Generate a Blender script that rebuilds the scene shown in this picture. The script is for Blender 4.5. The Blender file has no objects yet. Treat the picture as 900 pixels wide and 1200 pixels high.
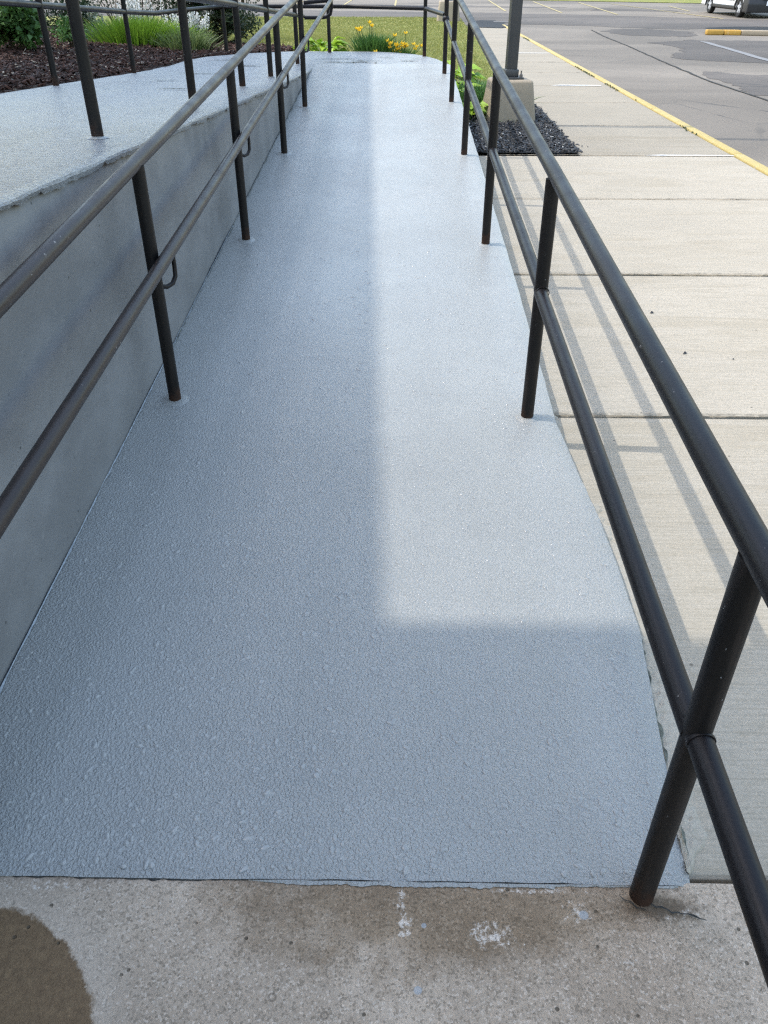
import bpy, bmesh, math, random
import numpy as np
from mathutils import Vector, Matrix, noise as mnoise

random.seed(7)
rng = np.random.default_rng(11)
SC = bpy.context.scene
COL = SC.collection
R = math.radians

# ------------------------------------------------------------------ camera
cam = bpy.data.cameras.new("camera")
cam.sensor_fit = 'VERTICAL'; cam.sensor_height = 24.0; cam.sensor_width = 18.0
cam.lens = 923.03 / 1200 * 24.0
cam.clip_start = 0.02; cam.clip_end = 2000
cam_o = bpy.data.objects.new("camera", cam); COL.objects.link(cam_o)
cam_o.location = (0, 0, 1.5775)
cam_o.rotation_euler = (R(90 - 34.633), 0, R(0.949))
SC.camera = cam_o

# ------------------------------------------------------------------ light
SUN_EL, SUN_AZ = 61.0, -86.0           # azimuth clockwise from +Y
w = bpy.data.worlds.new("World"); SC.world = w; w.use_nodes = True
wn = w.node_tree.nodes; wl = w.node_tree.links
sky = wn.new('ShaderNodeTexSky'); sky.sky_type = 'NISHITA'; sky.sun_disc = False
sky.sun_elevation = R(SUN_EL); sky.sun_rotation = R(SUN_AZ % 360)
sky.air_density = 1.6; sky.dust_density = 2.2; sky.ozone_density = 0.7
wl.new(sky.outputs[0], wn['Background'].inputs[0])
wn['Background'].inputs[1].default_value = 0.15
sun = bpy.data.lights.new("sun", 'SUN'); sun.energy = 1.0; sun.angle = R(0.55); sun.color = (1.0, 0.965, 0.905)
sun_o = bpy.data.objects.new("sun", sun); COL.objects.link(sun_o)
sd = Vector((math.sin(R(SUN_AZ)) * math.cos(R(SUN_EL)), math.cos(R(SUN_AZ)) * math.cos(R(SUN_EL)), math.sin(R(SUN_EL))))
sun_o.rotation_euler = sd.to_track_quat('Z', 'Y').to_euler(); sun_o.location = sd * 40
SC.view_settings.view_transform = 'Standard'; SC.view_settings.look = 'None'
SC.view_settings.gamma = 1.0; SC.view_settings.use_curve_mapping = False
SC.view_settings.exposure = 1.59

SC.cycles.use_denoising = False; SC.cycles.max_bounces = 6; SC.cycles.diffuse_bounces = 3; SC.cycles.glossy_bounces = 3
SC.cycles.sample_clamp_indirect = 4.0; SC.cycles.pixel_filter_type = 'BLACKMAN_HARRIS'; SC.cycles.filter_width = 1.3

# ------------------------------------------------------------------ geometry of the place
S_R, Y0 = 0.063, 0.918                  # ramp slope and foot
ZL = 0.625                              # landing level
YL = Y0 + ZL / S_R                      # ramp meets landing
def zr(y): return min(max(0.0, S_R * (y - Y0)), ZL)
def zrl(y): return S_R * (y - Y0)       # the railing keeps the ramp's slope
def zu(y): return ZL + max(0.0, 0.0577 * (10.13 - y))
XW = -1.026
ZROAD = -0.12

# ------------------------------------------------------------------ node helpers
class G:
    def __init__(s, name):
        s.m = bpy.data.materials.new(name); s.m.use_nodes = True
        s.t = s.m.node_tree; s.n = s.t.nodes; s.l = s.t.links
        s.b = s.n['Principled BSDF']
        s._pos = None
    def put(s, inp, v):
        if hasattr(v, 'is_output') or isinstance(v, bpy.types.NodeSocket): s.l.new(v, inp)
        else: inp.default_value = v
    def pos(s):
        if s._pos is None: s._pos = s.n.new('ShaderNodeNewGeometry').outputs['Position']
        return s._pos
    def obj(s): return s.n.new('ShaderNodeTexCoord').outputs['Object']
    def rnd(s): return s.n.new('ShaderNodeObjectInfo').outputs['Random']
    def island(s): return s.n.new('ShaderNodeNewGeometry').outputs['Random Per Island']
    def mapv(s, v, scale=(1, 1, 1), loc=(0, 0, 0), rot=(0, 0, 0)):
        n = s.n.new('ShaderNodeMapping'); s.l.new(v, n.inputs[0])
        n.inputs['Location'].default_value = loc; n.inputs['Scale'].default_value = scale; n.inputs['Rotation'].default_value = rot
        return n.outputs[0]
    def noise(s, v, scale, detail=3, rough=0.55, dist=0.0):
        n = s.n.new('ShaderNodeTexNoise'); s.l.new(v, n.inputs['Vector'])
        n.inputs['Scale'].default_value = scale; n.inputs['Detail'].default_value = detail
        n.inputs['Roughness'].default_value = rough; n.inputs['Distortion'].default_value = dist
        return n.outputs[0]
    def vor(s, v, scale, feat='F1', out='Distance', rand=1.0):
        n = s.n.new('ShaderNodeTexVoronoi'); n.feature = feat; s.l.new(v, n.inputs['Vector'])
        n.inputs['Scale'].default_value = scale; n.inputs['Randomness'].default_value = rand
        return n.outputs[out]
    def ma(s, op, a, b=0.0, c=0.0, clamp=False):
        n = s.n.new('ShaderNodeMath'); n.operation = op; n.use_clamp = clamp
        s.put(n.inputs[0], a); s.put(n.inputs[1], b)
        if op in ('MULTIPLY_ADD', 'SMOOTH_MIN'): s.put(n.inputs[2], c)
        return n.outputs[0]
    def mr(s, v, a, b, c=0.0, d=1.0, smooth=True):
        n = s.n.new('ShaderNodeMapRange'); n.interpolation_type = 'SMOOTHSTEP' if smooth else 'LINEAR'; n.clamp = True
        s.put(n.inputs['Value'], v)
        for k, x in zip(('From Min', 'From Max', 'To Min', 'To Max'), (a, b, c, d)): n.inputs[k].default_value = x
        return n.outputs[0]
    def mix(s, f, a, b, mode='MIX'):
        n = s.n.new('ShaderNodeMix'); n.data_type = 'RGBA'; n.blend_type = mode
        s.put(n.inputs[0], f)
        for i, x in ((6, a), (7, b)):
            if isinstance(x, tuple): x = (*x, 1.0) if len(x) == 3 else x
            s.put(n.inputs[i], x)
        return n.outputs[2]
    def sep(s, v):
        n = s.n.new('ShaderNodeSeparateXYZ'); s.l.new(v, n.inputs[0]); return n.outputs
    def bump(s, h, strength, dist, normal=None):
        n = s.n.new('ShaderNodeBump'); s.l.new(h, n.inputs['Height'])
        n.inputs['Strength'].default_value = strength; n.inputs['Distance'].default_value = dist
        if normal is not None: s.l.new(normal, n.inputs['Normal'])
        return n.outputs[0]
    def dist2(s, v, x, y, sx=1, sy=1):
        o = s.sep(v)
        a = s.ma('MULTIPLY', s.ma('SUBTRACT', o[0], x), 1 / sx); b = s.ma('MULTIPLY', s.ma('SUBTRACT', o[1], y), 1 / sy)
        return s.ma('SQRT', s.ma('ADD', s.ma('MULTIPLY', a, a), s.ma('MULTIPLY', b, b)))
    def out(s, col, rough=0.6, spec=0.5, normal=None, metal=0.0, **kw):
        b = s.b
        if isinstance(col, tuple): col = (*col, 1.0)
        s.put(b.inputs['Base Color'], col); s.put(b.inputs['Roughness'], rough)
        b.inputs['Specular IOR Level'].default_value = spec; b.inputs['Metallic'].default_value = metal
        if normal is not None: s.l.new(normal, b.inputs['Normal'])
        for k, v in kw.items(): s.put(b.inputs[k.replace('_', ' ')], v)
        return s.m

M = {}
def simple(name, col, rough=0.6, spec=0.4, var=0.25, scale=6.0, metal=0.0, **kw):
    g = G(name); p = g.obj()
    n = g.noise(p, scale, 4)
    f = g.mr(n, 0.3, 0.7, 1 - var, 1 + var, False)
    c = g.mix(1.0, col, (1, 1, 1), 'MULTIPLY')
    nm = g.n.new('ShaderNodeVectorMath'); nm.operation = 'SCALE'; nm.inputs[0].default_value = col; g.l.new(f, nm.inputs['Scale'])
    M[name] = g.out(nm.outputs[0], rough, spec, None, metal, **kw); return M[name]

def m_paint(name, base, peel=1.0, streak=0.0, rough=0.29):
    g = G(name); p = g.pos()
    big = g.noise(p, 0.9, 4, 0.6); mid = g.noise(p, 7, 4, 0.6)
    c = g.mix(g.mr(big, 0.3, 0.7), tuple(x * 0.93 for x in base), tuple(x * 1.06 for x in base))
    c = g.mix(g.ma('MULTIPLY', g.mr(mid, 0.5, 0.75), 0.25), c, tuple(x * 0.82 for x in base))
    # pinholes and bits of grit
    pit = g.vor(p, 42); pm = g.mr(pit, 0.05, 0.09, 1, 0)
    pm = g.ma('MULTIPLY', pm, g.mr(g.noise(p, 30, 1), 0.62, 0.66))
    c = g.mix(g.ma('MULTIPLY', pm, 0.55), c, (0.04, 0.05, 0.06))
    # orange peel relief of the wet paint
    a = g.noise(p, 150, 2, 0.5, 0.3); b = g.noise(p, 330, 2, 0.6)
    v = g.vor(p, 210, 'SMOOTH_F1')
    h = g.ma('ADD', g.ma('MULTIPLY', g.mr(a, 0.3, 0.75), 1.0), g.ma('MULTIPLY', b, 0.45))
    h = g.ma('SUBTRACT', h, g.ma('MULTIPLY', v, 0.35))
    if streak:
        st = g.noise(g.mapv(p, (1.0, 3.2, 1), rot=(0, 0, 0.25)), 11, 4, 0.7, 0.6)
        h = g.ma('ADD', h, g.ma('MULTIPLY', g.mr(st, 0.42, 0.62), streak))
        c = g.mix(g.ma('MULTIPLY', g.mr(st, 0.55, 0.68), 0.5), c, tuple(min(1, x * 1.45) for x in base))  # streak marks lightened, putting wet glints into the colour
    yy = g.sep(p)[1]; rain = g.mr(yy, 1.5, 4.6, 1.0, 0.25 if not streak else 0.6)     # drops and peel are coarsest at the foot
    h = g.ma('MULTIPLY', h, rain)
    nrm = g.bump(h, 1.0, 0.0024 * peel)
    low = g.noise(p, 3.2, 3); nrm = g.bump(low, 0.3, 0.004, nrm)
    roll = g.noise(g.mapv(p, (4.2, 0.35, 1), rot=(0, 0, 0.04)), 1.0, 3, 0.6)
    c = g.mix(g.ma('MULTIPLY', g.mr(roll, 0.45, 0.7), 0.16), c, tuple(x * 0.8 for x in base))
    rr = g.mr(g.ma('ADD', g.ma('MULTIPLY', g.noise(p, 2.1, 5, 0.7), 0.6), g.ma('MULTIPLY', roll, 0.4)), 0.35, 0.65, rough - 0.035, rough + 0.05)
    rr = g.ma('MULTIPLY', rr, g.mr(yy, 2.5, 7.0, 0.9, 1.5))
    M[name] = g.out(c, rr, 0.55, nrm)
m_paint('ramp_paint', (0.292, 0.294, 0.279))
m_paint('walkway_paint', (0.245, 0.252, 0.255), 1.2, 1.2, 0.27)
g = G('drop'); M['drop'] = g.out((0.292, 0.294, 0.279), 0.13, 0.5)

def m_wall():
    g = G('wall_paint'); p = g.pos()
    o = g.sep(p)
    sm = g.noise(g.mapv(p, (1, 0.8, 1.3), rot=(0.7, 0, 0)), 2.6, 4, 0.55, 0.25)
    fine = g.noise(p, 18, 5, 0.65)
    base = (0.208, 0.209, 0.212)
    c = g.mix(g.mr(sm, 0.35, 0.66), tuple(x * 0.84 for x in base), tuple(x * 1.08 for x in base))
    c = g.mix(g.ma('MULTIPLY', g.mr(fine, 0.52, 0.75), 0.2), c, (0.255, 0.25, 0.245))
    # lighter bare cement and drips under the top edge
    drip = g.noise(g.mapv(p, (1, 3, 1.6)), 1.8, 5, 0.65, 0.4)
    top = g.ma('SUBTRACT', g.ma('ADD', o[2], g.ma('MULTIPLY', o[1], 0.0577)), 1.2095)   # height above the top edge
    dm = g.mr(g.ma('ADD', top, g.ma('MULTIPLY', drip, 0.55)), 0.08, 0.26)
    c = g.mix(g.ma('MULTIPLY', dm, 0.55), c, (0.275, 0.27, 0.262))
    pit = g.vor(p, 16); pm = g.ma('MULTIPLY', g.ma('MULTIPLY', g.mr(pit, 0.05, 0.09, 1, 0), g.mr(g.noise(p, 5, 2), 0.5, 0.56)), 0.7)
    sc_ = g.noise(g.mapv(p, (1, 5, 9), rot=(0.5, 0, 0)), 6, 5, 0.75, 0.5); c = g.mix(g.mr(sc_, 0.58, 0.68, 0, 0.22), c, (0.33, 0.33, 0.325))
    c = g.mix(pm, c, (0.03, 0.035, 0.035))
    h = g.ma('ADD', g.ma('MULTIPLY', sm, 0.4), g.ma('MULTIPLY', fine, 0.45))
    h = g.ma('ADD', h, g.ma('MULTIPLY', g.noise(p, 120, 3), 0.12))
    M['wall_paint'] = g.out(c, 0.75, 0.25, g.bump(h, 0.8, 0.010))
m_wall()

def m_concrete(name, base, broom=1.0, tan=0.0):
    g = G(name); p = g.pos()
    ofs = g.rnd()
    big = g.noise(p, 0.8, 5, 0.6); mid = g.noise(g.mapv(p, (0.5, 1.5, 1)), 5, 5, 0.65); fine = g.noise(p, 140, 3, 0.7)
    c = g.mix(g.mr(big, 0.3, 0.7), tuple(x * 0.90 for x in base), tuple(x * 1.05 for x in base))
    c = g.mix(g.ma('MULTIPLY', g.mr(mid, 0.45, 0.75), 0.4), c, (base[0] * 0.80, base[1] * 0.78, base[2] * 0.72))
    c = g.mix(g.ma('MULTIPLY', g.mr(ofs, 0, 1, 0, 0.22, False), 1.0), c, (base[0] * 0.75, base[1] * 0.74, base[2] * 0.70))
    gr = g.noise(p, 45, 4, 0.75); c = g.mix(g.mr(gr, 0.50, 0.70, 0, 0.55), c, (base[0] * 0.66, base[1] * 0.64, base[2] * 0.58)); st = g.noise(g.mapv(p, (0.35, 2.2, 1)), 1.3, 5, 0.7, 0.8); c = g.mix(g.mr(st, 0.48, 0.66, 0, 0.5), c, (base[0] * 0.74, base[1] * 0.71, base[2] * 0.64))
    c = g.mix(g.mr(fine, 0.35, 0.8, 0, 0.45), c, (base[0] * 0.62, base[1] * 0.61, base[2] * 0.58))
    c = g.mix(g.mr(fine, 0.2, 0.42, 0.35, 0), c, tuple(min(1, x * 1.35) for x in base))
    sp = g.vor(p, 11); c = g.mix(g.ma('MULTIPLY', g.ma('MULTIPLY', g.mr(sp, 0.04, 0.07, 1, 0), g.mr(g.noise(p, 4, 2), 0.52, 0.56)), 0.75), c, (0.06, 0.055, 0.045))
    br = g.noise(g.mapv(p, (3.5, 130, 1)), 1.0, 3, 0.6)
    h = g.ma('ADD', g.ma('MULTIPLY', br, broom), g.ma('MULTIPLY', fine, 0.8))
    c = g.mix(g.mr(br, 0.36, 0.56, 0.42 * broom, 0), c, (base[0] * 0.6, base[1] * 0.59, base[2] * 0.55))
    M[name] = g.out(c, 0.85, 0.3, g.bump(h, 0.7, 0.0025))
m_concrete('sidewalk_concrete', (0.40, 0.354, 0.282))
m_concrete('strip_concrete', (0.305, 0.267, 0.208), 0.5)
m_concrete('base_concrete', (0.33, 0.275, 0.205), 0.0)
m_concrete('rough_concrete', (0.40, 0.36, 0.295), 0.0)

def m_apron():
    g = G('apron_concrete'); p = g.pos()
    base = (0.275, 0.262, 0.238)
    big = g.noise(p, 2.4, 5, 0.62); fine = g.noise(p, 210, 3, 0.75); mid = g.noise(p, 38, 5, 0.7); gr = g.vor(p, 230, out='Color')
    c = g.mix(g.mr(big, 0.32, 0.68), (0.348, 0.271, 0.199), (0.517, 0.414, 0.313))
    c = g.mix(g.mr(mid, 0.42, 0.72, 0, 0.45), c, (0.247, 0.195, 0.145))
    gb = g.sep(gr)[0]; c = g.mix(g.mr(gb, 0.70, 0.95, 0, 0.62), c, (0.180, 0.142, 0.102)); c = g.mix(g.mr(gb, 0.03, 0.2, 0.5, 0), c, (0.618, 0.517, 0.416))
    c = g.mix(g.mr(fine, 0.55, 0.78, 0, 0.6), c, (0.101, 0.078, 0.055))
    c = g.mix(g.mr(fine, 0.22, 0.40, 0.5, 0), c, (0.563, 0.478, 0.391))
    warp = g.ma('MULTIPLY', g.ma('SUBTRACT', g.noise(p, 16, 5, 0.6), 0.5), 0.05)
    # broad damp band right of the middle, hugging the ramp's foot
    d = g.ma('ADD', g.dist2(p, 0.12, 0.88, 0.36, 0.11), g.ma('MULTIPLY', g.ma('SUBTRACT', g.noise(p, 6, 6, 0.7), 0.5), 2.6))
    c = g.mix(g.mr(d, 0.6, 1.7, 0.9, 0), c, g.mix(1.0, c, (0.56, 0.50, 0.42), 'MULTIPLY'))
    # brown wet patch, lower left
    d = g.ma('ADD', g.dist2(p, -0.85, 0.52), warp)
    wet = g.mr(g.ma('ADD', d, g.ma('MULTIPLY', g.ma('SUBTRACT', g.noise(p, 120, 4, 0.7), 0.5), 0.016)), 0.331, 0.341, 0.97, 0)
    halo = g.mr(d, 0.34, 0.44, 0.35, 0)
    c = g.mix(halo, c, (0.517, 0.429, 0.340))
    wc = g.mix(g.mr(g.noise(p, 60, 4, 0.7), 0.35, 0.7), (0.085, 0.053, 0.027), (0.185, 0.122, 0.063))
    wc = g.mix(g.mr(fine, 0.22, 0.36, 0.35, 0), wc, (0.338, 0.253, 0.153))
    wc = g.mix(0.55, wc, g.mix(1.0, c, (0.40, 0.30, 0.19), 'MULTIPLY')); c = g.mix(wet, c, wc)
    # lime and paint splashes
    nz = g.noise(p, 70, 6, 0.8, 0.3)
    for x, y, sx, sy, th in ((0.197, 0.813, 0.045, 0.026, 0.48), (0.02, 0.868, 0.014, 0.05, 0.52), (0.030, 0.825, 0.013, 0.03, 0.47), (0.255, 0.79, 0.045, 0.018, 0.56),
                             (0.375, 0.862, 0.03, 0.035, 0.53), (0.47, 0.82, 0.06, 0.02, 0.58), (-0.72, 0.895, 0.16, 0.012, 0.53), (0.33, 0.70, 0.012, 0.08, 0.56), (0.45, 0.765, 0.05, 0.008, 0.53), (0.60, 0.86, 0.07, 0.03, 0.57), (0.29, 0.903, 0.12, 0.006, 0.5)):
        d = g.dist2(p, x, y, sx, sy)
        m_ = g.ma('SUBTRACT', nz, g.ma('MULTIPLY', g.ma('MULTIPLY', d, d), 0.09))
        c = g.mix(g.mr(m_, th - 0.045, th + 0.08, 0, 0.8), c, (0.674, 0.595, 0.510))
    for x, y, r_ in ((0.052, 0.707, 0.0085), (0.066, 0.828, 0.006), (0.39, 0.855, 0.010), (-0.33, 0.45, 0.004)):
        d = g.ma('ADD', g.dist2(p, x, y), g.ma('MULTIPLY', warp, 0.16))
        c = g.mix(g.mr(d, r_ * 0.8, r_ * 1.1, 0.7, 0), c, (0.338, 0.361, 0.373))
    # dark ring marks, grit and rust by the post
    for x, y, r_ in ((0.15, 0.62, 0.007), (-0.25, 0.60, 0.008), (-0.12, 0.66, 0.006), (-0.22, 0.69, 0.0065)):
        d = g.ma('ABSOLUTE', g.ma('SUBTRACT', g.dist2(p, x, y), r_)); c = g.mix(g.mr(d, 0.0012, 0.003, 0.5, 0), c, (0.068, 0.053, 0.038))
    d = g.ma('ADD', g.dist2(p, 0.545, 0.872, 0.11, 0.035), g.ma('MULTIPLY', g.ma('SUBTRACT', nz, 0.5), 2.0))
    c = g.mix(g.mr(d, 0.35, 1.0, 0.75, 0), c, (0.085, 0.056, 0.032))
    pit = g.vor(p, 26); pm = g.ma('MULTIPLY', g.mr(pit, 0.07, 0.12, 1, 0), g.mr(g.noise(p, 14, 2), 0.5, 0.56))
    c = g.mix(g.ma('MULTIPLY', pm, 0.8), c, (0.056, 0.044, 0.029))
    h = g.ma('ADD', g.ma('MULTIPLY', fine, 0.8), g.ma('MULTIPLY', mid, 0.9)); h = g.ma('SUBTRACT', h, g.ma('MULTIPLY', pm, 1.5))
    rg = g.mr(wet, 0, 1, 0.88, 0.6)
    M['apron_concrete'] = g.out(c, rg, 0.3, g.bump(h, 0.8, 0.003))
m_apron()

def m_asphalt(name, base, spread=0.25):
    g = G(name); p = g.pos()
    big = g.noise(g.mapv(p, (0.5, 1.0, 1)), 0.16, 4, 0.6, 0.6); mid = g.noise(p, 1.7, 5, 0.65); fine = g.noise(p, 70, 3, 0.8)
    c = g.mix(g.mr(big, 0.35, 0.65), tuple(x * (1 - spread) for x in base), tuple(x * (1 + spread) for x in base))
    c = g.mix(g.mr(mid, 0.4, 0.75, 0, 0.35), c, tuple(x * 0.7 for x in base))
    c = g.mix(g.mr(fine, 0.5, 0.75, 0, 0.5), c, tuple(x * 0.5 for x in base))
    c = g.mix(g.mr(fine, 0.25, 0.42, 0.5, 0), c, tuple(x * 1.7 for x in base))
    crk = g.vor(g.mapv(p, (1, 1, 0)), 0.45, 'DISTANCE_TO_EDGE')
    cm = g.ma('MULTIPLY', g.mr(g.ma('ADD', crk, g.ma('MULTIPLY', g.ma('SUBTRACT', mid, 0.5), 0.08)), 0.0, 0.012, 1, 0), g.mr(g.noise(p, 0.25, 2), 0.5, 0.6))
    c = g.mix(g.ma('MULTIPLY', cm, 0.7), c, (0.03, 0.03, 0.03))
    M[name] = g.out(c, 0.85, 0.35, g.bump(fine, 0.6, 0.004))
m_asphalt('asphalt', (0.160, 0.137, 0.110), 0.28)
m_asphalt('asphalt_dark', (0.092, 0.079, 0.067), 0.28)
m_asphalt('asphalt_black', (0.016, 0.017, 0.019), 0.2)

def m_kerbpaint(name, col, under):
    g = G(name); p = g.pos()
    n = g.noise(p, 9, 6, 0.7); n2 = g.noise(p, 60, 3, 0.7)
    c = g.mix(g.mr(n, 0.3, 0.7), tuple(x * 0.85 for x in col), col)
    c = g.mix(g.mr(g.ma('ADD', n, g.ma('MULTIPLY', n2, 0.3)), 0.76, 0.82, 0, 0.9), c, under)
    M[name] = g.out(c, 0.7, 0.35, g.bump(n2, 0.5, 0.004))
m_kerbpaint('yellow_kerb', (0.42, 0.325, 0.12), (0.33, 0.31, 0.27))
m_kerbpaint('orange_kerb', (0.46, 0.27, 0.055), (0.36, 0.32, 0.26))
m_kerbpaint('lot_line', (0.38, 0.31, 0.14), (0.18, 0.17, 0.16))
m_kerbpaint('white_line', (0.19, 0.185, 0.18), (0.14, 0.13, 0.12))
m_kerbpaint('sealant', (0.62, 0.62, 0.60), (0.40, 0.38, 0.33))

def m_rail(name, base, rough, scuff):
    g = G(name); p = g.pos(); o = g.sep(g.obj())
    n = g.noise(p, 6, 4, 0.6); f = g.noise(p, 160, 3, 0.6)
    c = g.mix(g.mr(n, 0.3, 0.7), tuple(x * 0.8 for x in base), tuple(x * 1.2 for x in base))
    ch = g.ma('MULTIPLY', g.mr(g.noise(p, 48, 4, 0.75), 0.655, 0.69), g.mr(g.noise(p, 3.1, 3), 0.47, 0.56))
    c = g.mix(g.ma('MULTIPLY', ch, scuff), c, (0.38, 0.36, 0.34))
    M[name] = g.out(c, g.mr(n, 0.3, 0.7, rough - 0.05, rough + 0.08), 0.26, g.bump(f, 0.35, 0.0012))
m_rail('rail_metal', (0.009, 0.0075, 0.008), 0.42, 0.4)
m_rail('rail_metal_worn', (0.032, 0.024, 0.021), 0.38, 0.9)
def m_post():
    g = G('post_metal'); p = g.pos(); o = g.sep(g.obj())
    n = g.noise(p, 14, 5, 0.7); f = g.noise(p, 160, 3, 0.6)
    c = g.mix(g.mr(g.noise(p, 4, 4), 0.3, 0.7), (0.006, 0.0055, 0.0055), (0.012, 0.0105, 0.010))
    run = g.ma('MULTIPLY', g.mr(g.noise(g.mapv(p, (60, 60, 5)), 1, 3), 0.5, 0.7), 0.4)
    c = g.mix(run, c, (0.032, 0.025, 0.022))
    rust = g.mr(g.ma('ADD', o[2], g.ma('MULTIPLY', g.ma('SUBTRACT', n, 0.5), 0.30)), 0.0, 0.075, 0.75, 0)
    c = g.mix(rust, c, g.mix(n, (0.025, 0.013, 0.009), (0.075, 0.034, 0.018)))
    ch = g.mr(g.noise(p, 60, 3, 0.7), 0.715, 0.74, 0, 0.6); c = g.mix(ch, c, (0.33, 0.33, 0.33))
    M['post_metal'] = g.out(c, g.mr(rust, 0, 1, 0.46, 0.8), 0.22, g.bump(g.ma('ADD', f, g.ma('MULTIPLY', rust, n)), 0.5, 0.0015))
m_post()

def m_leaf(name, a, b, rough=0.5, trans=0.25, spec=0.35):
    g = G(name); r = g.island()
    c = g.mix(r, a, b)
    bs = g.b; tr = g.n.new('ShaderNodeBsdfTranslucent'); mx = g.n.new('ShaderNodeMixShader')
    m = g.out(c, rough, spec); g.l.new(c, tr.inputs[0]); mx.inputs[0].default_value = trans
    g.l.new(bs.outputs[0], mx.inputs[1]); g.l.new(tr.outputs[0], mx.inputs[2])
    g.l.new(mx.outputs[0], g.n['Material Output'].inputs[0]); M[name] = m
m_leaf('leaf_green', (0.035, 0.085, 0.018), (0.09, 0.18, 0.045))
m_leaf('leaf_grass', (0.08, 0.17, 0.012), (0.19, 0.32, 0.035), 0.5, 0.35)
m_leaf('leaf_sage', (0.10, 0.15, 0.05), (0.19, 0.24, 0.09))
m_leaf('leaf_dark', (0.010, 0.024, 0.010), (0.032, 0.058, 0.022))
m_leaf('leaf_conifer', (0.016, 0.035, 0.016), (0.06, 0.085, 0.035))
m_leaf('leaf_lime', (0.18, 0.33, 0.02), (0.40, 0.55, 0.06), 0.45, 0.3)
m_leaf('leaf_lily', (0.05, 0.12, 0.025), (0.11, 0.22, 0.05))
m_leaf('leaf_pale', (0.25, 0.30, 0.20), (0.48, 0.52, 0.40))
m_leaf('petal_white', (0.62, 0.62, 0.58), (0.82, 0.82, 0.80), 0.6, 0.3)
m_leaf('petal_yellow', (0.85, 0.52, 0.015), (0.90, 0.66, 0.05), 0.6, 0.3)
m_leaf('petal_orange', (0.78, 0.45, 0.02), (0.82, 0.62, 0.05), 0.6, 0.3)
m_leaf('lawn_blade', (0.17, 0.20, 0.04), (0.33, 0.31, 0.11), 0.6, 0.3)
m_leaf('chip_brown', (0.016, 0.0068, 0.0042), (0.066, 0.026, 0.015), 0.8, 0.0)
m_leaf('chip_pale', (0.30, 0.24, 0.17), (0.52, 0.46, 0.38), 0.8, 0.0)
m_leaf('chip_black', (0.008, 0.008, 0.009), (0.028, 0.028, 0.030), 0.55, 0.0, 0.5)
m_leaf('chip_grey', (0.22, 0.21, 0.19), (0.45, 0.44, 0.41), 0.7, 0.0)
simple('soil_brown', (0.028, 0.017, 0.012), 0.9, 0.2, 0.4, 14)
simple('soil_black', (0.012, 0.012, 0.012), 0.85, 0.3, 0.3, 14)
simple('stem', (0.07, 0.11, 0.03), 0.7, 0.3)
simple('wood', (0.06, 0.045, 0.03), 0.85, 0.2, 0.3, 20)
def m_lawn():
    g = G('lawn_soil'); p = g.pos(); n = g.noise(p, 1.2, 5, 0.65); f = g.noise(p, 22, 4, 0.7)
    c = g.mix(g.mr(n, 0.35, 0.65), (0.16, 0.185, 0.04), (0.27, 0.25, 0.085)); c = g.mix(g.mr(f, 0.4, 0.7, 0, 0.6), c, (0.10, 0.12, 0.025))
    M['lawn_soil'] = g.out(c, 0.9, 0.2, g.bump(f, 1.0, 0.03))
m_lawn()
simple('joint_dirt', (0.255, 0.225, 0.175), 0.9, 0.2, 0.5, 30)
simple('crack_dark', (0.035, 0.036, 0.034), 0.9, 0.2, 0.5, 40)
simple('peel_dark', (0.10, 0.105, 0.085), 0.85, 0.2, 0.6, 30)
simple('seam_pale', (0.34, 0.37, 0.39), 0.7, 0.3, 0.3, 60)
simple('pole_metal', (0.045, 0.046, 0.048), 0.45, 0.5, 0.2, 3)
simple('steel_bolt', (0.12, 0.11, 0.10), 0.5, 0.5, 0.3, 30)
simple('van_white', (0.78, 0.78, 0.78), 0.25, 0.5, 0.03, 2)
simple('van_black', (0.016, 0.016, 0.018), 0.5, 0.5, 0.2, 8)
simple('tyre', (0.018, 0.018, 0.018), 0.85, 0.3, 0.2, 20)
simple('rim', (0.42, 0.43, 0.45), 0.35, 0.5, 0.1, 10)
simple('glass_dark', (0.02, 0.025, 0.03), 0.05, 0.6, 0.1, 3)
simple('plate', (0.72, 0.74, 0.76), 0.4, 0.5, 0.15, 12)
simple('facade', (0.42, 0.38, 0.33), 0.85, 0.3, 0.12, 3)
simple('soffit', (0.55, 0.55, 0.53), 0.7, 0.3, 0.06, 2)
simple('roofing', (0.10, 0.10, 0.10), 0.85, 0.3, 0.2, 4)
simple('lamp_glass', (0.7, 0.7, 0.66), 0.2, 0.5, 0.05, 3)

# ------------------------------------------------------------------ mesh helpers
def link(o, parent=None):
    COL.objects.link(o)
    if parent is not None: o.parent = parent
    return o
def mesh(name, verts, faces, mat, parent=None, smooth=False, loc=None, mats=None, mi=None):
    me = bpy.data.meshes.new(name); me.from_pydata([tuple(v) for v in verts], [], [tuple(f) for f in faces])
    for m_ in (mats or [mat]): me.materials.append(M[m_])
    if mi is not None: me.polygons.foreach_set('material_index', mi)
    if smooth: me.polygons.foreach_set('use_smooth', [True] * len(me.polygons))
    me.update(); o = bpy.data.objects.new(name, me); link(o, parent)
    if loc is not None: o.location = loc
    return o
def npmesh(name, V, F, mat, parent=None, smooth=False):
    """V (n,3) float, F (m,k) int, all faces of k corners"""
    me = bpy.data.meshes.new(name); V = np.asarray(V, np.float32); F = np.asarray(F, np.int32); k = F.shape[1]
    me.vertices.add(len(V)); me.vertices.foreach_set('co', V.ravel())
    me.loops.add(F.size); me.loops.foreach_set('vertex_index', F.ravel())
    me.polygons.add(len(F)); me.polygons.foreach_set('loop_start', np.arange(0, F.size, k, dtype=np.int32))
    me.update(calc_edges=True); me.validate()
    if smooth: me.polygons.foreach_set('use_smooth', np.ones(len(me.polygons), bool))
    me.materials.append(M[mat]); o = bpy.data.objects.new(name, me); return link(o, parent)
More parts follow.
